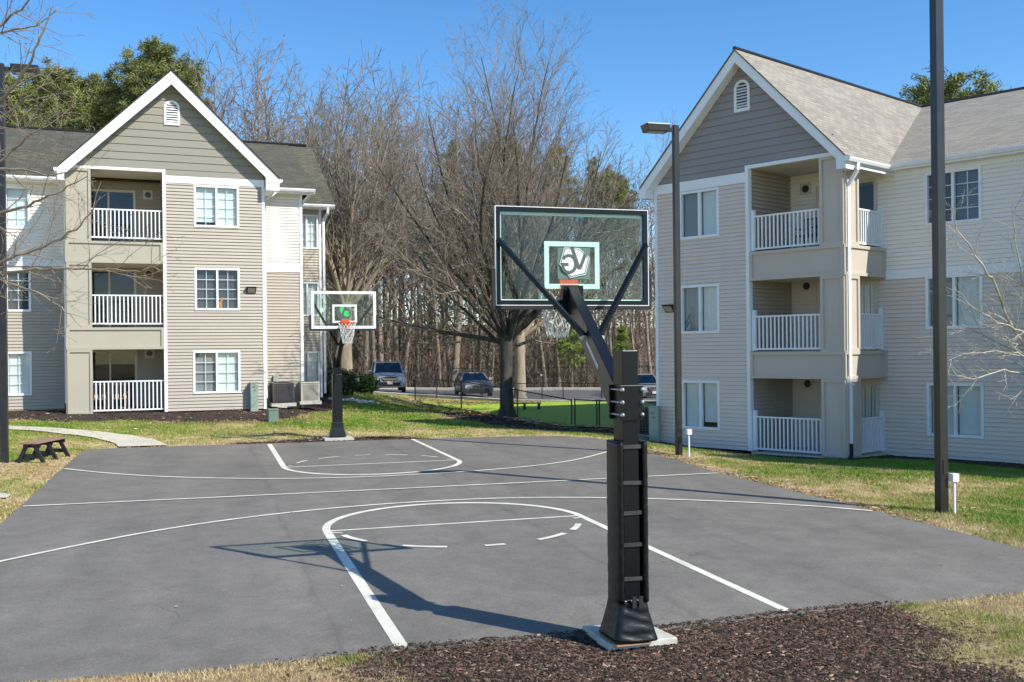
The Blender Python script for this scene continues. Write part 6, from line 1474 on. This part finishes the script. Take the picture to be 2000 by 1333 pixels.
# pines
def quads(P, size, rng, flat=0.0, asp=0.18):
    n = len(P); a = rng.normal(0, 1, (n, 3)); a[:, 2] = a[:, 2]*0.8+0.35; a /= np.linalg.norm(a, axis=1, keepdims=True); b = np.cross(a, rng.normal(0, 1, (n, 3))); b /= np.linalg.norm(b, axis=1, keepdims=True)
    s = size*(0.6+0.8*rng.rand(n, 1)); A = a*s; B = b*s*asp
    V = np.stack([P-B, P+B, P+A+B*0.4, P+A-B*0.4], 1).reshape(-1, 3); return V, np.arange(4*n).reshape(-1, 4)
def pine(seed, H, r, c0, wd, nb=46, tuft=16, per=32, leaf=0.20, round_=True):
    rng = np.random.RandomState(seed)
    pr = [lev(0.9,0.012,0.004,0.2,0,1,0,0,0,0,0,0), lev(0.4,0.08,0.03,0.25,6,2.5,0.3,45,14,0.45,0.3,0.5), lev(0.25,0.1,0.03,0.4,0,1,0,0,0,0,0,0)]
    out = [[] for _ in pr]; grow(rng, out, (0,0,0), (0,0,1), H*0.97, r, 0, pr)
    tr, tR = out[0][0]
    for j in range(nb):
        t = c0+(0.97-c0)*(j+rng.rand())/nb; i = int(t*(len(tr)-1)); q = tr[i]; u = (t-c0)/(1-c0)
        w_ = wd*(math.sin(PI*min(1, 0.22+0.78*u))**0.6 if round_ else (1-u*0.9))*rng.uniform(0.55, 1.1); az = j*2.4+rng.normal(0, 0.3); inc = rng.uniform(0.9, 1.35)-0.6*u
        grow(rng, out, q, (math.sin(inc)*math.cos(az), math.sin(inc)*math.sin(az), math.cos(inc)), w_, r*0.25, 1, pr)
    C_ = [P[-1] for P, R in out[2]]+[P[int(len(P)*f)] for P, R in out[2] for f in (0.6,)]+[P[-1] for P, R in out[1]]
    C_ = np.array(C_); rng.shuffle(C_); n = len(C_)
    P = np.repeat(C_, per, 0)+rng.normal(0, leaf*0.75, (n*per, 3))*np.array([1,1,0.7]); v, f = quads(P, leaf*1.3, rng, asp=0.11)
    V = []; F = []; k = 0
    for l in (0, 1, 2): a, b = tubes(out[l], 7 if l == 0 else 4, 0.012); V.append(a); F.append(b+k); k += len(a)
    return npmesh('pine%d_trunk' % seed, np.concatenate(V), np.concatenate(F), smooth=True), npmesh('pine%d_crown' % seed, v, f)
PN = [pine(31, 26, 0.24, 0.62, 3.0), pine(32, 26, 0.22, 0.52, 2.2), pine(33, 26, 0.26, 0.62, 4.0, 66)]
for a, b in PN: a.materials.append(M['bark']); b.materials.append(M['needle'])
def pn(u, vt, d, k, label, s_w=1.0, grp=None):
    c = at(u, 760, d); g = h1(c.x, c.y); H = CAM[2]+(684-vt)*d/FPX-g; s = H/26.0; place('pine_tree', label, 'tree', PN[k], [None, None], (c.x, c.y, g), rng.rand()*6.28, s*s_w, grp, sz=s)
GP = 'pines behind the left building'
pn(30, 100, 74, 0, 'round-topped pine at the far left edge, behind the lamp head', 1.0, GP)
pn(108, 92, 76, 0, 'round-topped pine rising behind the left wing of the left building', 1.0, GP)
pn(165, 128, 82, 1, 'small narrow pine between the two pine groups above the left roof', 0.8, GP)
pn(225, 118, 78, 1, 'left pine of the clump behind the gable peak of the left building', 1.2, GP)
pn(300, 76, 76, 2, 'tallest and broadest pine of the clump behind the left gable peak', 1.1, GP)
pn(262, 100, 79, 0, 'pine in the middle of the clump behind the left gable peak', 1.1, GP)
pn(370, 96, 78, 0, 'pine at the right end of the clump behind the left gable peak', 0.9, GP)
pn(340, 100, 84, 2, 'rear pine of the clump behind the left gable peak', 0.9, GP)
pn(205, 135, 83, 2, 'low left pine of the clump behind the left gable peak', 1.0, GP)
pn(130, 120, 86, 2, 'rear pine seen through the gap beside the narrow pine', 1.0, GP)
pn(15, 112, 84, 2, 'rear pine behind the black lamp head at far left', 1.0, GP)
pn(75, 130, 84, 1, 'rear pine between the two round-topped pines at far left', 1.0, GP)
GQ = 'pines inside the wood behind the oak'
for u, v, d, k, l in [(868,255,84,1,'pine poking out of the wood left of the oak crown'),(1010,262,88,2,'pine behind the middle of the oak crown'),(1085,258,86,0,'pine behind the oak crown above the near backboard'),(1150,285,90,1,'pine behind the right part of the oak crown'),(1205,312,92,0,'pine in the gap left of the right building'),(1245,330,88,1,'pine nearest the eave of the right building'),(1180,330,80,2,'lower pine between oak crown and right building')]:
    pn(u, v, d, k, l, 1.0, GQ)
big = pine(41, 17, 0.24, 0.56, 3.6, 80, per=36, leaf=0.15); c = at(1865, 700, 52)
g = -0.3; H = CAM[2]+(683-150)*52/FPX-g; place('pine_tree', 'broad sunlit pine showing above the roof of the right building', 'tree', big, [M['bark'], M['needle']], (c.x, c.y, g), 0.5, H/17.0*1.2, sz=H/17.0)
yp = pine(51, 7, 0.09, 0.35, 1.7, 34, per=22, leaf=0.20, round_=False); c = at(1118, 762, 70)
place('young_pine', 'young bright green pine at the wood edge behind the dog park', 'tree', yp, [M['bark_dark'], M['needle_young']], (c.x, c.y, h1(c.x, c.y)), 0.5, 0.9)
c = at(1215, 762, 71); place('young_pine', 'small young pine at the wood edge right of the near hoop arm', 'tree', yp, [None, None], (c.x, c.y, h1(c.x, c.y)), 2.5, 0.72)

# undergrowth of the wood: thin stems and dry leaves, too many to count
def underbrush():
    rng = np.random.RandomState(9); L = []
    for i in range(4600):
        u = rng.uniform(430, 1420); d = rng.uniform(69.5, 130); c = at(u, 760, d); g = -0.35+max(0, d-95)*0.09; H = rng.uniform(0.8, 9.0)*rng.rand()**0.5; n = 5; r = rng.uniform(0.010, 0.035)
        p = np.array([c.x, c.y, g]); dd = np.array([rng.normal(0, 0.22), rng.normal(0, 0.22), 1.0]); P = [p]
        for k in range(n): dd = dd+rng.normal(0, 0.13, 3); dd[2] = abs(dd[2]); q = dd/np.linalg.norm(dd); P.append(P[-1]+q*H/n)
        L.append((np.array(P), np.linspace(r, r*0.4, n+1)))
        for j in range(3):
            b = P[2+rng.randint(3)]; e = b+np.array([rng.normal(0, 0.9), rng.normal(0, 0.9), rng.uniform(0.2, 1.3)])*H*0.25; L.append((np.array([b, (b+e)/2+rng.normal(0, 0.05, 3), e]), np.array([r*0.5, r*0.4, r*0.25])))
    return tubes(L, 3, 0.008)
v, f = underbrush(); tag(link('underbrush', npmesh('underbrush', v, f), M['brush']), 'tangled bare saplings and brush filling the wood behind the parking lot', 'underbrush', kind='stuff')
def leafcloud(n, gen, size, rng, asp=0.7): P = gen(n); return quads(P, size, rng, asp=asp)
rng2 = np.random.RandomState(15)
def wl_gen(n):
    K = 170; cs = []
    for i in range(K): u = rng2.uniform(560, 1300); d = rng2.uniform(70, 105); c = at(u, 760, d); cs.append((c.x, c.y, rng2.uniform(0.5, 8.5)))
    cs = np.array(cs); i = rng2.randint(0, K, n); return cs[i]+rng2.normal(0, 1, (n, 3))*np.array([1.0,1.0,0.8])
v, f = leafcloud(8000, wl_gen, 0.09, rng2); tag(link('dry_foliage', npmesh('dry_foliage', v, f), M['leaf_brown']), 'rusty dry beech leaves still hanging low in the wood', 'leaves', kind='stuff')
v, f = leafcloud(9000, wl_gen, 0.13, rng2); tag(link('olive_foliage', npmesh('olive_foliage', v, f), M['leaf_olive']), 'olive evergreen brush scattered low in the wood', 'undergrowth', kind='stuff')

# hedge shrubs
def shrub(name, label, c, w_, h_, n, leaf, m, seed, grp=None):
    rng = np.random.RandomState(seed); g = h1(c.x, c.y)
    P = rng.normal(0, 1, (n, 3)); P /= np.linalg.norm(P, axis=1, keepdims=True); rad = rng.rand(n, 1)**0.35; lump = 0.82+0.25*np.sin(P[:, :1]*7+seed)*np.cos(P[:, 1:2]*6)+0.1*rng.normal(0, 1, (n, 1))
    P = P*rad*lump*np.array([w_, w_*0.8, h_*0.55]); P[:, 2] = np.abs(P[:, 2]+h_*0.5); v, f = quads(P, leaf, rng, asp=0.45)
    st = [(np.array([[0,0,-0.05],[rng.normal(0,0.1),rng.normal(0,0.1),h_*0.4],[rng.normal(0,w_*0.4),rng.normal(0,w_*0.4),h_*0.85]]), np.array([0.03,0.02,0.008])) for _ in range(12)]
    a, b = tubes(st, 4, 0.005)
    place(name, label, 'shrub', (npmesh(name+'_s', a, b), npmesh(name+'_l', v, f)), [M['bark_dark'], m], (c.x, c.y, g), 0, 1, grp, parts_=('stems', 'foliage'))
GS = 'evergreen shrubs behind the far hoop'
shrub('shrub', 'olive shrub right of the beige air conditioner', at(643, 775, 43), 0.75, 1.35, 3600, 0.09, M['leaf_olive'], 3, GS)
shrub('shrub', 'dark shrub just right of the far hoop pole', at(676, 772, 44), 0.55, 1.1, 2800, 0.09, M['leaf_dark'], 4, GS)
shrub('shrub', 'bright evergreen shrub left of the parked SUV', at(715, 768, 47), 0.72, 0.95, 3200, 0.09, M['leaf_dark'], 5, GS)
shrub('shrub', 'small evergreen shrub between the butterfly ornament and the SUV', at(697, 770, 48), 0.6, 0.85, 2400, 0.09, M['leaf_dark'], 6, GS)

# near tree off the left edge whose branches hang over the lawn; pale young tree off the right edge
def limbtree(name, label, trunk, limbs, mats, pr, seed, minr, tr):
    rng = np.random.RandomState(seed); out = [[] for _ in range(len(pr)+1)]
    T = np.array([tuple(p) for p in trunk]); out[0].append((T, np.linspace(tr, tr*0.45, len(T))))
    for pts, r in limbs:
        K = [np.array(tuple(at(*q))) for q in pts]; Q = []
        for i in range(len(K)-1):
            for k in range(5): Q.append(K[i]*(1-k/5)+K[i+1]*(k/5)+rng.normal(0, 0.012, 3)*(1 if i else k > 0))
        Q.append(K[-1]); Q = np.array(Q); n = len(Q); R = r*(1-0.85*np.linspace(0, 1, n)); out[1].append((Q, R))
        Ltot = np.linalg.norm(np.diff(Q, axis=0), axis=1).sum(); kk = int(Ltot*pr[0]['dens']); az = rng.rand()*6
        for j in range(kk):
            t = 0.15+0.85*(j+rng.rand())/kk; i = min(n-2, int(t*(n-1))); d = Q[i+1]-Q[i]; d /= np.linalg.norm(d); az += 2.4
            a = math.radians(rng.normal(pr[0]['ang'], 10)); c = d*math.cos(a)+perp(d, az)*math.sin(a); grow(rng, out[1:], Q[i], c, pr[0]['L']*rng.uniform(0.5, 1.2)*(1.1-0.5*t), max(R[i]*0.5, minr*1.6), 1, [pr[0]]+pr[1:])
    V = []; F = []; k = 0
    for l in (0, 1): v, f = tubes(out[l], 10 if l == 0 else 6, minr); V.append(v); F.append(f+k); k += len(v)
    a = npmesh(name+'_t', np.concatenate(V), np.concatenate(F), smooth=True); V = []; F = []; k = 0
    for l in range(2, len(out)):
        if out[l]: v, f = tubes(out[l], 4, minr*0.8); V.append(v); F.append(f+k); k += len(v)
    b = npmesh(name+'_c', np.concatenate(V), np.concatenate(F)); o = T[0]
    for m_ in (a, b): m_.transform(Matrix.Translation(-Vector(o)))
    place('bare_tree', label, 'tree', (a, b), mats, tuple(o))
prl = [dict(dens=2.3, ang=42, L=1.3, seg=0.25, wig=0.08, trop=0.0, tip=0.3, kids=0, ref=1, start=0, angv=8, ratio=0.5, fall=0.3, rr=0.6),
       lev(0.16,0.11,0.012,0.3,7,1.4,0.12,42,12,0.48,0.3,0.6), lev(0.12,0.12,0.01,0.4,4,0.7,0.15,42,12,0.5,0.3,0.7), lev(0.10,0.12,0.0,0.5,0,1,0,0,0,0,0,0)]
tb = at(-330, 900, 17.5); t1 = at(-320, 600, 17.5); t2 = at(-300, 300, 17.4); t3 = at(-270, 60, 17.4); t4 = at(-250, -250, 17.3)
tb.z = float(hgr(np.array([tb.x]), np.array([tb.y]))[0])-0.1
lim = [([(-318,640,17.5),(-180,590,17),(-60,540,16.6),(20,505,16.2),(90,480,16),(160,440,15.8),(190,395,15.6)], 0.045),
       ([(-318,620,17.5),(-160,570,17.4),(-20,535,17),(60,528,16.7),(130,524,16.5),(215,527,16.3),(275,530,16.1),(320,512,16)], 0.040),
       ([(-310,520,17.5),(-160,460,17.2),(-40,430,16.9),(40,405,16.6),(110,378,16.4),(170,345,16.2)], 0.05),
       ([(-310,450,17.5),(-150,380,16.9),(-30,335,16.5),(40,330,16.2),(95,345,16),(150,330,15.8)], 0.042),
       ([(-318,600,17.5),(-150,575,17.6),(0,548,17.6),(70,570,17.4),(120,600,17.2),(160,640,17.1)], 0.035),
       ([(-300,330,17.4),(-160,270,17),(-60,230,16.6),(10,190,16.2),(60,120,15.9),(85,60,15.7),(105,10,15.6)], 0.05),
       ([(-290,250,17.4),(-160,160,17),(-60,90,16.8),(0,50,16.6),(50,10,16.4),(90,-40,16.2)], 0.05),
       ([(-300,380,17.4),(-150,320,17.6),(-50,270,17.5),(30,210,17.3),(80,170,17.1),(120,150,17)], 0.045),
       ([(-280,180,17.4),(-150,100,17.2),(-50,70,17),(20,60,16.8),(70,50,16.6),(110,20,16.5)], 0.04),
       ([(-300,420,17.5),(-160,380,18),(-40,350,18),(40,280,17.8),(100,230,17.6),(140,210,17.5)], 0.04)]
limbtree('left_tree', 'leafless tree beyond the left edge, its thin branches reaching over the left lamp post', [tb, t1, t2, t3, t4], lim, [M['bark'], M['bark']], prl, 5, 0.0036, 0.22)
tb = at(2075, 900, 21); tb.z = float(hgr(np.array([tb.x]), np.array([tb.y]))[0])-0.1
prr = [dict(prl[0], dens=3.4, ang=32, L=1.05), lev(0.14,0.10,0.03,0.3,7,1.1,0.12,36,10,0.5,0.3,0.6), lev(0.1,0.11,0.03,0.4,3,0.6,0.15,38,12,0.5,0.3,0.7), lev(0.1,0.12,0.0,0.5,0,1,0,0,0,0,0,0)]
limr = [([(2070,740,21),(2010,690,20.6),(1965,620,20.3),(1940,545,20),(1905,500,19.8),(1870,450,19.7),(1860,405,19.6)], 0.042),
        ([(2072,700,21),(2030,620,20.8),(2000,560,20.6),(1985,480,20.5),(1978,400,20.4)], 0.036),
        ([(2072,760,21),(2030,710,20.5),(1985,690,20.2),(1930,688,20),(1880,692,19.8),(1852,705,19.7)], 0.034),
        ([(2072,765,21),(2020,735,20.6),(1960,722,20.3),(1900,742,20),(1870,735,19.9),(1842,700,19.8)], 0.028),
        ([(2072,720,21),(2000,650,20.4),(1950,630,20.2),(1900,600,20),(1862,560,19.9)], 0.030),
        ([(2072,740,21),(2010,700,21.4),(1950,668,21.3),(1895,640,21.2),(1856,655,21.1)], 0.026),
        ([(2074,640,21),(2040,540,20.8),(2015,440,20.7),(2005,340,20.6)], 0.034)]
limbtree('right_tree', 'pale-barked young leafless tree beyond the right edge, in front of the shaded right wing', [tb, at(2074,760,21), at(2074,600,21), at(2072,400,21), at(2070,260,21)], limr, [M['bark_pale'], M['bark_pale']], prr, 8, 0.0042, 0.085)
# trees behind the camera whose crowns shade nothing here are left out
